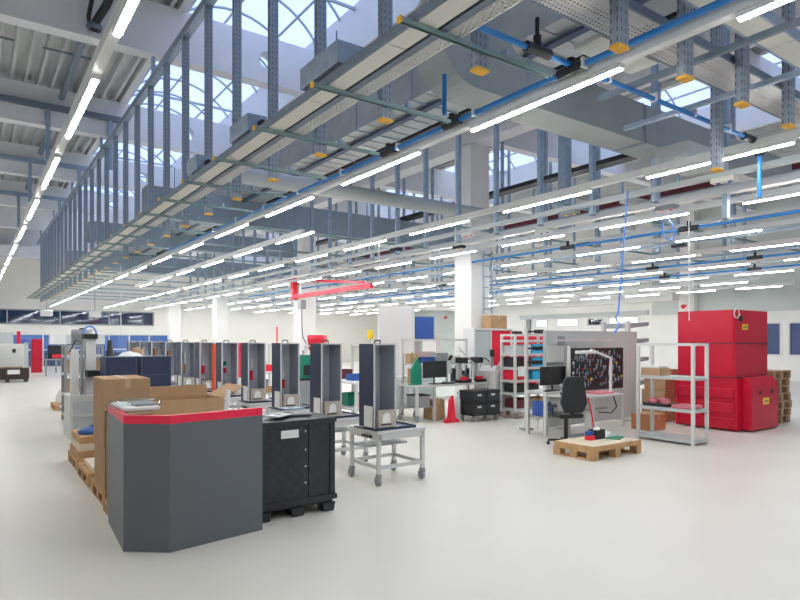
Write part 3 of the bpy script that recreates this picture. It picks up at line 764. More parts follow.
# red cabinet machine -------------------------------------------------------------------
r=thing('waste_press','big red steel machine with slanted front hopper at right','machine',(10.82,5.08,0))
W=1.33
B(0,W,.06,1.18,.03,.93).build('lower_body','redmachine',r)
for k,z in enumerate((.06,.32,.58)): B(-.035,0,.12,1.12,z,z+.17).build('rib_plate','redmachine',r,bevel=.012)
B(-.03,.0,.06,.11,.03,.93).build('corner_rail','redmachine',r);B(-.03,.0,1.13,1.18,.03,.93).build('corner_rail','redmachine',r)
up=MB().prism([(.02,.16),(.06,.13),(.84,.13),(.86,.16),(W,.16),(W,1.16),(.02,1.16)],'z',.95,2.13).build('upper_body','redmachine',r)
B(-.005,W+.02,.1,1.18,.93,.95).build('seam_plate','darkred',r)
B(.01,W+.01,.12,1.17,1.535,1.55).build('flange','darkred',r)
hp_=MB().prism([(-.1,.03),(-.1,.8),(.0,.95),(.06,.95),(.06,.03)],'x',.16,1.16).build('hopper','redmachine',r,bevel=.01)
for x in(.42,.86): B(x,x+.075,-.106,-.1,.64,.71).build('port','black',hp_)
B(.56,.78,-.106,-.1,.46,.58).build('warning_label','amber',hp_,label='yellow warning label');B(.6,.74,-.1075,-.106,.5,.54).build('print','wooddark',hp_)
B(.3,.5,.122,.13,1.78,1.88).build('warning_label','amber',up,label='yellow warning label')
for k,x in enumerate((.325,.365,.405,.445)): B(x,x+.03,.1205,.122,1.81,1.85).build('print','wooddark',up)
MB().tube([(.0+.09*math.cos(a),.08,2.06+.08*math.sin(a)) for a in [2*PI*j/20 for j in range(21)]]+[(.13,.08,2.02)],.008,6).build('cable_loop','white',r)
MB().cyl((.12,.08,2.03),(.16,.08,1.94),.03).build('plug','black',r)
# pallets stacked beyond
p3=pallet(.75,.75,'wooddark');p3.location=(12.32,5.22,0);p3['label']='bottom pallet of the stack right of the red machine';p3['group']='stacked pallets right of the red machine'
for k in range(1,7): dup(p3,(12.32+random.uniform(-.04,.04),5.22+random.uniform(-.03,.03),.1445*k),f'{nth(k)} pallet from the floor in the stack right of the red machine')

# tool station at right: partition, board, table, chair ---------------------------------
r=thing('partition_wall','tall pale grey partition behind the tool board','partition',(8.35,7.25,0))
B(0,2.68,0,.05,.04,1.74).build('panel','lightgrey',r);B(-.03,0,-.01,.06,0,1.77).box(2.68,2.71,-.01,.06,0,1.77).box(0,2.68,-.01,.06,1.74,1.77).box(1.75,1.76,-.004,0,.04,1.74).build('frame','lightgrey',r)
for x in(.3,2.2): B(x,x+.05,-.2,.3,0,.04).build('foot','alu',r)
r=thing('tool_board','black tool board crowded with hand tools above the bench','tool board',(8.33,6.72,.72))
B(0,1.5,0,.03,0,.74).build('panel','black',r);B(-.03,0,-.01,.04,-.72,.78).build('post','alu',r);B(1.5,1.53,-.01,.04,-.72,.78).build('post','alu',r)
rt=random.Random(3);cols=['grey','darkred','galv','grey','red','galvdark','copper','grey','darkred','white','galv','black','grey','green','amber']
word={'grey':'dark grey','darkred':'dark red','galv':'steel','red':'bright red','galvdark':'dark steel','copper':'copper brown','white':'white','black':'black','green':'green','amber':'yellow'}
spots=[]
for i in range(76):
    for _t in range(40):
        x=.06+rt.random()*1.36;z=.06+rt.random()*.56
        if all(abs(x-p[0])>.045 or abs(z-p[1])>.13 for p in spots):break
    spots.append((x,z,cols[i%len(cols)],.06+rt.random()*.07,rt.uniform(-.25,.25)))
count={}
for x,z,c,l,t in sorted(spots):
    o=MB().bar((x,-.012,z),(x+l*math.sin(t)*.6,-.012,z+l*.6),.014,.012).bar((x+l*math.sin(t)*.6,-.014,z+l*.6),(x+l*math.sin(t),-.014,z+l),.026,.018,m=1)
    k=count.get(c,0);count[c]=k+1
    tag(o.build('hand_tool',['galv',c],loc=(8.33,6.72,.72)),f'small {word[c]} handled tool on the black tool board, {nth(k)} such from left','hand tool','hand tools on the tool board')
r=thing('workbench','pale bench on a central leg below the tool board','bench',(7.6,6.0,0))
B(0,1.2,0,.6,.69,.72).build('tabletop','alu',r,bevel=.004);B(.62,.74,.22,.34,.03,.69).build('leg','alu',r);B(.42,.95,.05,.55,0,.03).build('foot','grey',r)
B(.3,1.1,.24,.30,.45,.48).build('crossbar','grey',r);MB().tube([(1.05,.1,.69),(1.12,.08,.5),(1.0,.1,.4),(.8,.2,.42)],.01,6).build('cable','black',r)
tag(B(-.2,.2,-.13,.13,0,.035).build('tool_mat','pink',loc=(8.45,6.2,.721),bevel=.01),'pink foam mat with parts on the bench','mat')
for i,(x,y,c) in enumerate(((7.75,6.38,'grey'),(7.95,6.3,'darkred'),(8.16,6.42,'black'))):
    r=thing('power_tool',['grey','dark red','black'][i]+' power tool standing on the bench before the board','tool',(x,y,.721),rotz=.5*i)
    MB().prism([(-.05,0),(.05,0),(.04,.04),(-.04,.04)],'y',-.035,.035).build('battery','black',r);B(-.02,.02,-.02,.02,.04,.13).build('grip',c,r);MB().cyl((-.06,0,.15),(.11,0,.15),.03).build('motor',c,r)
tag(MB().lathe([(.03,0),(.03,.16),(.012,.18),(.012,.2),(0,.2)]).build('bottle','white',loc=(8.38,6.48,.721)),'white bottle standing on the tool bench','bottle')
r=thing('desk_lamp','white jointed lamp with long flat head over the tool bench','lamp',(8.72,6.2,.721))
MB().lathe([(.06,0),(.06,.02),(.02,.04),(.02,.1)]).build('base','white',r)
MB().bar((0,0,.08),(-.06,-.05,.58),.035,.035).build('lower_arm','white',r);MB().bar((-.06,-.05,.58),(-.55,-.02,.72),.03,.03).build('upper_arm','white',r)
B(-.86,-.5,-.09,.05,.66,.71).build('lamp_head','white',r,bevel=.01)
r=thing('office_chair','black swivel chair with tall tapered back at the bench','chair',(7.36,6.02,0),rotz=-.35)
for k in range(5):
    a=2*PI*k/5;e=(.26*math.cos(a),.26*math.sin(a));l=MB().bar((0,0,.09),(e[0],e[1],.075),.045,.03).build('base_arm','black',r);MB().cyl((e[0]-.012,e[1],.028),(e[0]+.012,e[1],.028),.028,10).build('caster','black',l)
MB().cyl((0,0,.09),(0,0,.43),.03).build('gas_lift','black',r)
B(-.2,.2,-.19,.2,.43,.5).build('seat','black',r,bevel=.025)
MB().prism([(-.15,.52),(.15,.52),(.22,.66),(.17,1.0),(.12,1.06),(-.12,1.06),(-.17,1.0),(-.22,.66)],'y',-.25,-.2).build('backrest','black',r,bevel=.015)
MB().bar((0,-.15,.45),(0,-.24,.6),.06,.02).build('back_support','black',r)
for x in(-.24,.22): B(x,x+.03,-.12,.12,.6,.63).box(x+.005,x+.025,-.02,.02,.47,.6).build('armrest','black',r)
tag(MB().tube([(7.85,5.985,.7),(7.84,5.9,.4),(7.8,5.84,.2),(7.8,5.8,.02)],.012,6).build('air_hose','red'),'red hose hanging from the tool bench to the floor','hose')
# side table with monitor
r=thing('side_table','grey table with shelf holding a monitor beside the chair','table',(7.72,6.72,0))
B(0,.56,0,.46,.71,.74).build('tabletop','alu',r)
for x in(.01,.5):
    for y in(.01,.4): B(x,x+.05,y,y+.05,0,.71).build('leg','alu',r)
B(.02,.54,.02,.44,.3,.32).build('shelf','grey',r)
for i,(x,c,h) in enumerate(((7.79,'bluetrim',.25),(7.94,'grey',.2),(8.09,'white',.22))): tag(B(0,.12,0,.3,0,h).build('storage_box',c,loc=(x,6.78,.321)),['blue','grey','white'][i]+' storage box on the lower shelf of the side table','box')
r=thing('monitor','black monitor on the table left of the chair','monitor',(8.06,6.84,.741))
B(-.1,.1,-.05,.1,0,.015).build('stand','black',r);B(-.015,.015,.03,.05,.015,.14).build('neck','black',r);B(-.32,.3,-.005,.03,.10,.41).build('screen','screen',r,bevel=.004)
tag(B(-.2,.1,-.07,.07,0,.02).build('keyboard','black',loc=(7.68,6.83,.741)) if False else B(-.1,.1,-.02,.02,0,.02).build('stapler','black',loc=(7.85,6.78,.741)),'small black tool on the side table','tool')

# wheeled rack with blue bins ---------------------------------------------------
zs=(.2,.52,.78,1.04,1.32,1.6)
rack('wheeled aluminium rack with blue bins before the red cabinet doors',(8.98,8.62,0),1.15,.42,1.72,zs,wheels=True)
def bin_(label,x,y,z,w_,d_,h_,c,g=None):
    r=thing('storage_bin',label,'bin',(x,y,z));t=.012
    MB().box(0,w_,0,d_,0,t).box(0,t,0,d_,t,h_).box(w_-t,w_,0,d_,t,h_).box(t,w_-t,0,t,t,h_).box(t,w_-t,d_-t,d_,t,h_).build('body',c,r)
    B(-.006,w_+.006,-.006,t,h_-.02,h_).build('rim',c,r)
    return r
x0=9.04
bin_('bright blue bin at the right on the top rack shelf',x0+.5,8.66,1.325,.5,.34,.19,'cyan')
bin_('bright blue bin at the right on the second rack shelf',x0+.5,8.66,1.045,.5,.34,.19,'cyan')
bin_('bright blue bin at the right on the third rack shelf',x0+.5,8.66,.785,.5,.34,.18,'cyan')
bin_('light grey bin at the left on the top rack shelf',x0,8.66,1.325,.2,.34,.16,'lightgrey')
bin_('white bin beside the grey bin on the top rack shelf',x0+.24,8.66,1.325,.2,.34,.18,'white')
bin_('black bin at the left on the second rack shelf',x0,8.66,1.045,.16,.34,.2,'black')
bin_('dark red bin in the middle of the second rack shelf',x0+.2,8.66,1.045,.25,.34,.2,'darkred')
bin_('red bin at the left on the third rack shelf',x0,8.66,.785,.25,.34,.2,'red')
for k in range(4): bin_(f'black bin on the fourth rack shelf, {nth(k)} from left',x0+.02+.17*k,8.66,.525,.15,.34,.16,'black')
for k in range(3): bin_(f'brown open carton on the lowest rack shelf, {nth(k)} from left',x0+.05+.34*k,8.66,.205,.3,.34,.18,['darkred','cartoninside','carton'][k])
tag(B(-.1,.1,-.004,0,0,.2).build('notice_sheet','paper',loc=(9.16,8.618,.86)),'white sheet clipped to the front of the wheeled rack','sheet')
tag(B(-.11,.11,-.04,.04,0,.05).build('handheld_scanner','black',loc=(9.12,8.7,1.729)),'black device lying on top of the wheeled rack','device')
# vertical fixture with cameras between rack and side table
r=thing('camera_stand','aluminium stand with black camera heads beside the wheeled rack','stand',(8.1,7.5,0))
B(-.09,.09,-.09,.09,0,.03).build('base','grey',r);B(-.025,.025,-.025,.025,.03,1.85).build('pole','alu',r)
for z,x in((1.75,.15),(1.45,.12),(1.2,.1)): MB().bar((0,0,z),(x,-.1,z),.03,.03).box(x-.02,x+.14,-.16,-.06,z-.035,z+.035).build('camera_head','black',r)
tag(B(0,1.6,0,.03,0,.03).build('mounting_rail','alu',loc=(8.4,7.05,1.58)),'horizontal aluminium rail over the tool partition','rail')
tag(B(-.22,.22,-.01,.01,0,.3).build('notice_board','offwhite',loc=(8.55,7.22,1.2)),'white notice board on the partition above the monitor','board')
tag(B(-.09,.09,-.012,0,0,.15).build('notice_sheet','grey',loc=(8.72,7.235,1.52)),'small grey picture pinned to the partition','sheet')

# inspection bench in the middle -----------------------------------------------
r=thing('workbench','long grey bench crowded with black devices in mid hall','bench',(7.0,9.3,0))
B(0,1.9,0,.65,.68,.72).build('tabletop','alu',r)
for x in(.02,.45,1.83):
    for y in(.02,.58): B(x,x+.05,y,y+.05,.0 if x>.4 else .13,.68).build('leg','alu',r)
caster(r,.045,.045);caster(r,.045,.605)
for x in(.1,1.8): B(x,x+.04,.6,.64,.72,1.62).build('post','alu',r)
B(.1,1.84,.605,.635,1.58,1.62).build('crossbar','alu',r);B(.14,1.8,.35,.64,1.1,1.13).build('shelf','lightgrey',r)
B(.05,.45,.05,.6,.28,.3).build('lower_shelf','grey',r)
r=thing('monitor','dark monitor on the inspection bench','monitor',(7.56,9.42,.721));B(-.1,.1,-.06,.1,0,.015).build('stand','black',r);B(-.015,.015,.03,.05,.015,.16).build('neck','black',r);B(-.29,.29,-.005,.03,.13,.46).build('screen','screen',r,bevel=.004)
tag(B(-.15,.15,-.05,.05,0,.025).build('keyboard','black',loc=(7.84,9.37,.721)),'black keyboard on the inspection bench','keyboard')
r=thing('folded_part','green folded sheet part at the left end of the inspection bench','part',(7.0,9.45,.721));MB().prism([(0,0),(.24,0),(.24,.3),(.2,.45),(.12,.52),(0,.3)],'y',0,.05).build('plate','green',r);B(0,.24,.05,.14,0,.012).build('flange','green',r)
carton('cardboard_box','small brown carton behind the green part on the bench',(7.22,9.72,.721),.2,.18,.3)
carton('cardboard_box','brown carton on the bench shelf above the green part',(7.15,9.7,1.132),.2,.18,.2)
bin_('blue bin on the shelf over the inspection bench',7.4,9.68,1.132,.35,.2,.12,'bluetrim');bin_('grey bin on the shelf over the inspection bench',7.8,9.68,1.132,.3,.2,.2,'grey');bin_('white bin on the shelf over the inspection bench',8.15,9.68,1.132,.3,.2,.14,'white')
def press(label,x,y):
    r=thing('bench_press',label,'machine',(x,y,.721))
    B(-.14,.14,-.16,.12,0,.06).build('base','black',r);B(-.05,.05,.04,.12,.06,.5).build('column','lightgrey',r)
    B(-.07,.07,-.14,.12,.4,.52).build('head','black',r,bevel=.015);MB().cyl((0,-.08,.25),(0,-.08,.4),.03).build('spindle','alu',r)
    MB().tube([(.07,-.05,.45),(.16,-.1,.5),(.22,-.16,.42)],.012,6).build('lever','black',r);B(-.06,.06,-.14,-.02,.06,.12).build('vise','red',r)
    return r
press('black bench press left on the inspection bench',8.28,9.46);press('black bench press right on the inspection bench',8.72,9.48)
r=thing('magnifier_lamp','pale jointed lamp arm over the inspection bench','lamp',(8.5,9.36,.721))
MB().lathe([(.05,0),(.05,.03),(.02,.05)]).build('base','offwhite',r);MB().bar((0,0,.04),(.12,.1,.4),.03,.03).build('lower_arm','offwhite',r);MB().bar((.12,.1,.4),(-.35,.05,.72),.028,.028).build('upper_arm','offwhite',r);MB().lathe([(.03,.1),(.08,.02),(.085,0),(0,0)],(-.38,.05,.64)).build('lamp_head','offwhite',r)
r=thing('microscope','silver inspection microscope in the middle of the bench','microscope',(8.0,9.54,.721));B(-.09,.09,-.1,.1,0,.03).build('base','grey',r);B(-.02,.02,.05,.09,.03,.42).build('column','alu',r);MB().cyl((0,-.04,.2),(0,-.02,.46),.045).build('tube','lightgrey',r);MB().cyl((0,-.02,.46),(0,-.1,.56),.03).build('eyepiece','black',r)
for i,(x,y,w_,h_,c) in enumerate(((8.38,9.72,.16,.28,'black'),(8.56,9.75,.14,.26,'grey'),(8.72,9.75,.1,.28,'galvdark'))):
    r=thing('measuring_device',['tall black','grey','dark steel'][i]+' device on the inspection bench','device',(x-w_/2,y,.721))
    B(0,w_,0,.12,0,h_).build('body',c,r,bevel=.006);B(.02,w_-.02,-.004,0,h_*.55,h_*.9).build('display','screen',r);MB().tube([(w_/2,.06,h_),(w_/2+.05,.1,h_+.06),(w_/2+.1,.12,h_-.05)],.008,6).build('cable','black',r)
# things below the bench
carton('cardboard_box','brown carton on the floor under the inspection bench',(7.55,9.5,0),.32,.3,.4)
r=thing('storage_crate','grey crate on the lower shelf of the inspection bench','crate',(7.1,9.4,.301));B(0,.3,0,.35,0,.22).build('body','grey',r);B(-.01,.31,-.01,.36,.2,.22).build('rim','black',r)
r=thing('floor_stand','red floor stand in front of the inspection bench','stand',(7.62,9.0,0));MB().prism([(-.16,0),(.16,0),(.16,.04),(.06,.1),(.03,.45),(-.03,.45),(-.06,.1),(-.16,.04)],'y',-.05,.05).build('frame','red',r);MB().cyl((.0,-.02,.4),(.0,-.02,.52),.03).build('head','red',r)
r=thing('gas_cylinder','slim grey cylinder beside the red floor stand','cylinder',(7.83,9.05,0));MB().lathe([(.05,0),(.055,.02),(.055,.42),(.03,.48),(.02,.5),(.02,.54),(0,.54)]).build('body','lightgrey',r);MB().cyl((0,0,.54),(0,0,.58),.025).build('valve','galv',r)
# dolly of black crates
r=thing('dolly','low wheeled dolly under the black crates','dolly',(7.95,8.72,0));B(0,.72,0,.44,.12,.15).build('deck','black',r)
for x in(.06,.66):
    for y in(.06,.38): caster(r,x,y)
for k in range(2):
    for j in range(2):
        r=thing('storage_crate',f'black plastic crate with silver label, {["lower","upper"][k]} {["left","right"][j]} on the dolly','crate',(7.96+.36*j,8.73,.151+.23*k));B(0,.34,0,.42,0,.2).build('body','blackplastic',r,bevel=.006);B(-.008,.348,-.008,.428,.2,.226).build('rim','black',r);B(.1,.2,-.004,0,.12,.16).build('label_plate','alu',r)
# white machine cabinet on wheels with arms
r=thing('machine_trolley','white sheet metal trolley with jointed grey arm before the tall cabinet','trolley',(8.92,9.12,0))
B(0,.5,0,.55,.14,.95).build('body','offwhite',r,bevel=.01)
for x in(.06,.44):
    for y in(.06,.49): caster(r,x,y)
MB().prism([(0,.95),(.5,.95),(.5,1.0),(.1,1.06)],'y',.05,.5).build('top_cover','white',r)
MB().bar((.1,.2,1.0),(.0,.1,1.3),.06,.06).build('arm','grey',r);MB().bar((.25,.2,1.0),(.35,.1,1.25),.05,.05).build('arm','offwhite',r);MB().cyl((0,.1,1.25),(0,.1,1.4),.05).build('arm_head','black',r);MB().bar((.42,.2,1.0),(.35,.1,1.28),.02,.02).build('cable_arm','white',r)
# tall white cabinet with red door
r=thing('tall_cabinet','tall white cabinet with one red door behind the trolley','cabinet',(9.05,9.92,0))
B(0,.04,0,.36,0,1.86).box(1.16,1.2,0,.36,0,1.86).box(.5,.54,0,.36,0,1.86).box(.04,1.16,.34,.36,.0,1.86).box(.04,.5,0,.34,1.82,1.86).box(.54,1.16,0,.34,1.82,1.86).box(.04,.5,0,.34,0,.06).box(.54,1.16,0,.34,0,.06).build('body','white',r)
B(.05,.49,.02,.04,.07,1.81).build('door','lightgrey',r);d_=B(.55,1.15,.02,.04,.07,1.81).build('door','red',r,label='red cabinet door');B(.58,.6,.005,.02,.9,1.05).build('handle','grey',d_)
carton('cardboard_box','brown carton on top of the tall white cabinet',(9.6,9.95,1.862),.5,.3,.3)
bin_('green bin on the ground beside the red door',10.05,9.62,0,.2,.2,.3,'green')
r=thing('partition_wall','wide red partition behind the wheeled rack','partition',(10.35,10.2,0));B(0,1.6,0,.04,.5,1.75).build('panel','red',r);B(-.04,0,-.01,.05,0,1.8).box(1.6,1.64,-.01,.05,0,1.8).build('frame','offwhite',r)

# glazed partition room
r=thing('partition_wall','white glazed partition with blue board behind the bench','partition',(8.2,12.4,0))
B(0,1.0,0,.08,.1,2.46).build('panel','white',r);B(1.0,1.06,-.01,.09,0,2.46).box(1.06,2.7,-.01,.09,2.38,2.46).box(1.06,2.7,-.01,.09,0,.1).box(2.64,2.7,-.01,.09,.1,2.38).box(0,1,-.01,.09,0,.1).build('frame','offwhite',r)
B(1.06,2.64,.03,.04,.1,2.38).build('glass_panel','clear',r);B(1.1,1.68,-.02,.02,1.62,2.2).build('board','bluetrim',r,label='plain blue board');B(.96,.99,-.03,0,1.0,1.3).build('handle','grey',r)
B(1.3,1.75,-.03,-.02,1.3,1.6).build('sheet','paper',r)
tag(B(0,1.6,0,.04,.0,2.3).build('partition_wall','lightgrey',loc=(9.3,13.6,0)),'plain grey partition panel behind the glazed partition','partition')
# glass cart in front
r=thing('glass_trolley','low wheeled trolley with clear side panel left of the bench','trolley',(6.73,10.0,0))
for x in(0,.76):
    for y in(0,.46): B(x,x+.04,y,y+.04,.13,.85).build('leg','alu',r);caster(r,x+.02,y+.02)
B(-.01,.81,-.01,.51,.82,.85).build('tabletop','alu',r);B(.04,.76,.01,.018,.2,.8).build('side_panel','clear',r);B(.04,.76,.02,.48,.2,.22).build('shelf','alu',r)

# row of benches behind the navy housings ---------------------------------------
def bench2():
    r=thing('workbench','x','bench')
    B(0,.8,0,1.4,.76,.8).build('tabletop','white',r)
    for x in(.02,.73):
        for y in(.02,1.33): B(x,x+.05,y,y+.05,0,.76).build('leg','alu',r)
    B(.04,.76,.04,1.36,.25,.28).build('shelf','lightgrey',r)
    for y in(.05,1.3): B(.7,.75,y,y+.05,.8,1.5).build('post','alu',r)
    B(.7,.75,.1,1.3,1.44,1.48).build('crossbar','alu',r)
    return r
b2=None
for k in range(3):
    y=9.75+2.2*k;lb=f'white bench behind the navy housings, {nth(k)} from camera'
    if b2 is None: b2=bench2();b2.location=(5.9,y,0);b2['label']=lb;b2['group']='benches behind the navy housings'
    else: dup(b2,(5.9,y,0),lb)
rb=random.Random(5);names=['red','dark red','grey','green','white','black','orange','brown','blue']
mm=['red','darkred','grey','green','white','black','orange','carton','bluetrim']
for k in range(3):
    for j in range(4):
        c=rb.randrange(9);y=9.75+2.2*k+.1+.32*j;h=rb.uniform(.12,.32);z=.801 if j%2 else .281
        bin_(f'{names[c]} bin {"on top of" if j%2 else "under"} the {nth(k)} bench behind the housings, {nth(j)} along',6.0+rb.random()*.2,y,z,.3,.26,h,mm[c])
r=thing('red_machine','red upright machine behind the navy housings','machine',(6.35,17.0,0))
B(0,.5,0,.6,0,.5).build('base','lightgrey',r);B(.1,.4,.1,.5,.5,1.35).build('column','redmachine',r,bevel=.02);B(.02,.48,-.05,.5,1.2,1.52).build('head','redmachine',r,bevel=.03);MB().cyl((.25,0,.8),(.25,0,1.2),.05).build('spindle','grey',r)
r=thing('red_machine','red hopper machine on legs left of the glazed partition','machine',(7.85,15.4,0))
for x in(0,.66):
    for y in(0,.5): B(x,x+.05,y,y+.05,0,1.3).build('leg','grey',r)
MB().lathe([(.08,.95),(.28,1.35),(.32,1.6),(.32,1.74),(.0,1.74)],(.35,.27,0),4).build('hopper','red',r);B(.1,.6,.1,.45,.5,.9).build('body','darkred',r)
r=thing('tool_cart','green and black tool cart behind the navy housings','cart',(5.3,10.8,0))
B(0,.4,0,.5,.14,.8).build('body','grey',r);B(-.01,.41,-.01,.51,.8,.84).build('top','black',r)
for x in(.05,.35):
    for y in(.05,.45): caster(r,x,y)
B(.08,.32,.1,.4,.84,1.3).build('crate','green',r);B(.1,.3,.09,.1,.9,1.1).build('drawer_front','black',r)
# standing signal lamp: beacon on pole
r=thing('signal_beacon','yellow signal beacon on a slim pole behind the front housing','beacon',(6.07,9.5,0))
MB().lathe([(.14,0),(.14,.03),(.02,.05),(.02,1.62),(0,1.62)]).build('pole','alu',r);MB().lathe([(.06,1.62),(.06,1.72),(.045,1.78),(0,1.8)]).build('lamp','amber',r)
r=thing('red_pole','slim red pole behind the navy housings','pole',(8.6,19.4,0));MB().lathe([(.1,0),(.1,.03),(.025,.05),(.025,2.05),(0,2.05)]).build('shaft','red',r)
# orange pipe standing between two housings
r=thing('orange_tube','orange tube standing between two navy housings','tube',(3.72,11.22,0))
MB().lathe([(.12,0),(.12,.03),(.045,.05),(.045,1.5),(.03,1.53),(0,1.53)]).build('shaft','orange',r)

# left aisle ---------------------------------------------------------------------
p4=dup(p1,(1.04,7.3,0),'wooden pallet in the aisle, next behind the carton pallet')
p5=dup(p1,(1.06,8.3,0),'wooden pallet in the aisle under the stack of boards')
for k in range(3): tag(B(0,.55,0,.75,0,.085).build('wooden_board','wood' if k!=1 else 'woodpale',loc=(1.08+.01*k,8.32,.146+.088*k)),f'wooden board in the aisle stack, {nth(k)} from the bottom','board')
r=thing('carton_blank','pale carton blank on the nearer aisle pallet','carton',(1.1,7.36,.146));B(0,.5,0,.65,0,.05).build('body','woodpale',r);B(.05,.4,.1,.5,.05,.056).build('sheet','paper',r)
r=thing('cloth','crumpled dark blue cloth on the board stack','cloth',(1.27,8.6,.412));MB().lathe([(.16,0),(.17,.03),(.12,.06),(.05,.075),(0,.078)],n=9).lathe([(.1,.05),(.1,.08),(.05,.11),(0,.112)],(.08,.06,0),7).build('body','bluetrim',r)
# white column machine
r=thing('column_machine','tall white column machine with black heads along the aisle','machine',(1.3,11.0,0))
B(0,.5,0,.7,0,.7).build('cabinet','offwhite',r,bevel=.01);B(.27,.42,.2,.4,.7,1.62).build('column','white',r);B(.2,.23,.2,.36,.7,1.58).build('guide_rail','grey',r);B(.04,.15,.1,.26,.7,1.45).build('column','white',r)
B(.25,.45,-.08,.2,1.0,1.1).build('head','black',r);B(.24,.44,.15,.45,1.62,1.7).build('motor','black',r)
MB().tube([(.34+.1*math.cos(a),.3,1.7+.13*math.sin(a)) for a in [PI*i/10 for i in range(11)]],.014,6).build('hose','hose',r)
MB().tube([(.2,.15,1.55),(.1,.1,1.6),(.02,.12,1.4)],.01,6).build('cable','black',r)
for z in(.15,.4): B(.05,.45,-.006,0,z,z+.2).build('door','lightgrey',r)
tag(B(0,.04,-.04,0,0,.45).build('red_strip','red',loc=(1.84,11.0,.0)),'narrow red strip beside the white column machine','strip')
# brown parts rack
rack('brown parts rack with cartons deeper along the aisle',(1.5,13.4,0),.7,.5,1.5,(.15,.55,.95,1.3),m='grey')
k=0
for z in(.155,.555,.955):
    for x in(1.54,1.88):
        carton('cardboard_box',f'carton on the deeper aisle rack, {["lower","middle","upper"][k//2]} shelf {["left","right"][k%2]}',(x,13.46,z),.3,.36,.27 if z<.9 else .24,m='carton' if k%3 else 'woodpale');k+=1
r=thing('metal_drum','dark drum on top of the aisle rack','drum',(1.85,13.65,1.51));MB().lathe([(.2,0),(.21,.02),(.2,.14),(.21,.16),(.2,.3),(0,.3)]).build('body','grey',r);MB().lathe([(.06,.3),(.06,.33),(0,.33)]).build('lid','black',r)
dup(p1,(1.55,15.6,0),'wooden pallet at the foot of the aisle rack').rotation_euler=(0,0,0)
r=thing('wrapped_bundle','white wrapped bundle on the aisle pallet behind the rack','bundle',(1.6,15.7,.146));MB().lathe([(.18,0),(.2,.1),(.14,.28),(.05,.36),(0,.37)],(.2,.3,0),9).build('body','paper',r)
# machines at the left end
r=thing('white_machine','white boxy machine at the left picture edge','machine',(.5,27.9,0))
B(0,1.25,.3,1.6,.35,1.45).build('body','offwhite',r,bevel=.03);B(.0,1.2,.28,.3,.3,.55).build('plinth','wooddark',r);B(.85,.97,.29,.3,1.1,1.25).build('window','black',r);B(1.25,1.4,.35,.5,.35,1.5).build('side_column','lightgrey',r);B(.2,.9,.5,.9,1.45,1.9).build('top_unit','lightgrey',r);B(1.02,1.14,.5,.7,1.45,1.95).build('signal_post','red',r)
r=thing('dark_crate','long dark crate with white sign before the white machine','crate',(.3,27.2,0))
B(0,1.55,0,.55,.1,.52).build('body','darkbrown',r);B(0,1.55,-.01,0,.2,.23).build('batten','black',r)
for x in(.1,.8,1.4): B(x,x+.12,.03,.5,0,.1).build('foot','black',r)
B(.85,1.25,-.014,-.01,.3,.47).build('sign_plate','paper',r,label='white sign plate')
r=thing('red_cabinet','red tool cabinet at the far end of the aisle','cabinet',(2.45,34.5,0));B(0,.45,0,.5,0,1.65).build('body','redmachine',r);B(.04,.41,-.02,0,.1,.8).build('door','redmachine',r);B(.04,.41,-.02,0,.85,1.6).build('door','redmachine',r)
for i,(x,y,c) in enumerate(((2.7,31.0,'black'),(3.4,34.0,'grey'),(4.3,31,'bluetrim'))):
    r=thing('workstation',['black','grey','blue'][i]+' machine station at the far end of the hall','machine',(x,y,0))
    B(0,1.1,0,.7,.7,.76).build('tabletop','grey',r)
    for xx in(.02,1.0):B(xx,xx+.07,.05,.12,0,.7).build('leg','grey',r)
    B(.15,.9,.2,.6,.76,1.35).build('body',c,r,bevel=.03);B(.2,.85,.1,.5,1.4,1.85).build('hood','white' if i==0 else 'lightgrey',r);B(.3,.7,.0,.2,.8,.95).build('vise','red' if i==0 else 'orange',r)
for i,(x,z) in enumerate(((2.6,2.75),(4.9,2.75))):
    r=thing('ceiling_heater',f'white unit heater hung before the far glazing, {["left","right"][i]} one','heater',(x+.4,36.5,z+.1));B(0,.55,0,.4,0,.32).build('body','white',r,bevel=.02)
    for k in range(5):B(.04,.51,-.02,0,.04+.055*k,.055+.055*k).build('louvre','lightgrey',r)
    B(.26,.29,.2,.24,.32,4.25).build('hanger','grey',r)
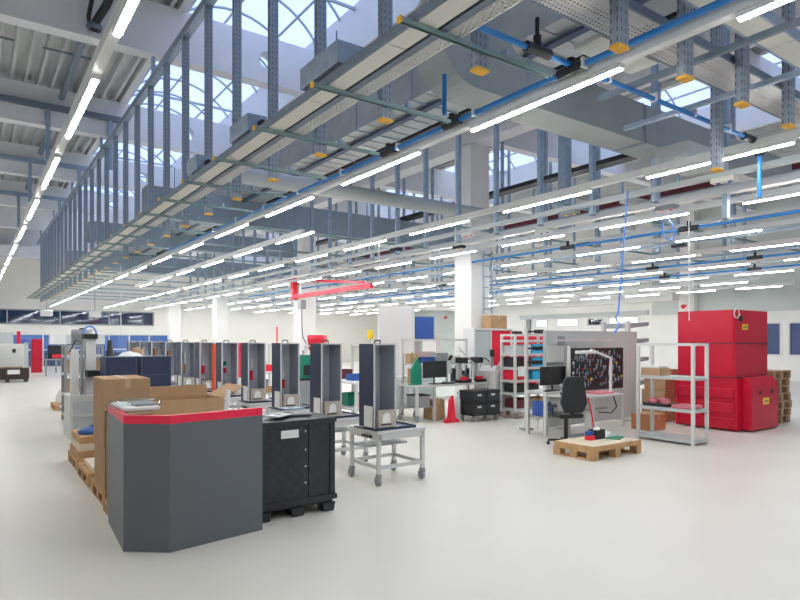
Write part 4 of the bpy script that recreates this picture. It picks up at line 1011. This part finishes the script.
# black cone like lamp and white bag behind the navy boxes
r=thing('cone_stand','black cone shaped stand behind the left navy box','cone',(2.12,12.3,0));B(-.16,.16,-.16,.16,0,.9).build('plinth','lightgrey',r);MB().lathe([(.14,.9),(.12,.95),(.04,1.55),(.03,1.6),(0,1.6)]).build('cone','black',r)
r=thing('parts_table','white table full of parts behind the navy boxes','table',(3.0,14.6,0) if False else (2.3,12.9,0))
B(0,.75,0,1.1,.8,.84).build('tabletop','white',r)
for x in(.02,.68):
    for y in(.02,1.03):B(x,x+.05,y,y+.05,0,.8).build('leg','alu',r)
r=thing('wrapped_bundle','white wrapped parts on the table behind the navy boxes','bundle',(2.68,13.3,.841));MB().lathe([(.28,0),(.3,.2),(.27,.4),(.16,.5),(0,.53)],n=11).build('body','paper',r);MB().lathe([(.1,.4),(.12,.55),(0,.62)],(.12,0,0),8).build('tip','wooddark',r)
# grey pull-out display by the red machine
r=thing('stacker_rack','grey cantilever rack with dark trays left of the red machine','rack',(11.3,7.6,0))
B(0,.08,0,.08,0,2.0).box(0,.08,.6,.68,0,2.0).box(0,.5,0,.08,0,.06).box(0,.5,.6,.68,0,.06).build('frame','lightgrey',r)
for k,z in enumerate((.6,1.1,1.5,1.85)): MB().prism([(.08,z),(.75,z+.06),(.75,z+.14),(.08,z+.1)],'y',.0,.68).build('tray','grey',r)
carton('cardboard_box','large brown carton beyond the front rack',(11.0,6.6,0),.55,.5,.62)
carton('cardboard_box','brown carton stacked on the large carton beyond the front rack',(11.05,6.62,.622),.45,.45,.4)
carton('cardboard_box','reddish carton low behind the front rack',(9.75,6.1,0),.45,.4,.28,m='copper')

# signs of life: small speakers on wall
for i,y in enumerate((14.3,30.5)):
    tag(MB().cyl((XR-.55,y,3.1),(XR-.75,y,3.05),.06,10,.1).build('wall_mounted_horn','red'),'small red horn on the right wall, '+['nearer','farther']+' one' if False else 'small red horn on the right wall, '+['nearer one','farther one'][i],'horn')

# ------------------------------------------------------------------ camera
cd=bpy.data.cameras.new('camera');cam=bpy.data.objects.new('camera',cd);COL.objects.link(cam)
cam.location=(0,0,HZ);cam.rotation_euler=(PI/2,0,-YAW)
cd.sensor_width=36;cd.lens=F/800*36;cd.shift_y=40/800;cd.clip_start=.05;cd.clip_end=300
sc.camera=cam
vs_=sc.view_settings;vs_.view_transform='Standard';vs_.look='None';vs_.gamma=1;vs_.use_curve_mapping=False;vs_.exposure=0.0
sc.cycles.use_denoising=True
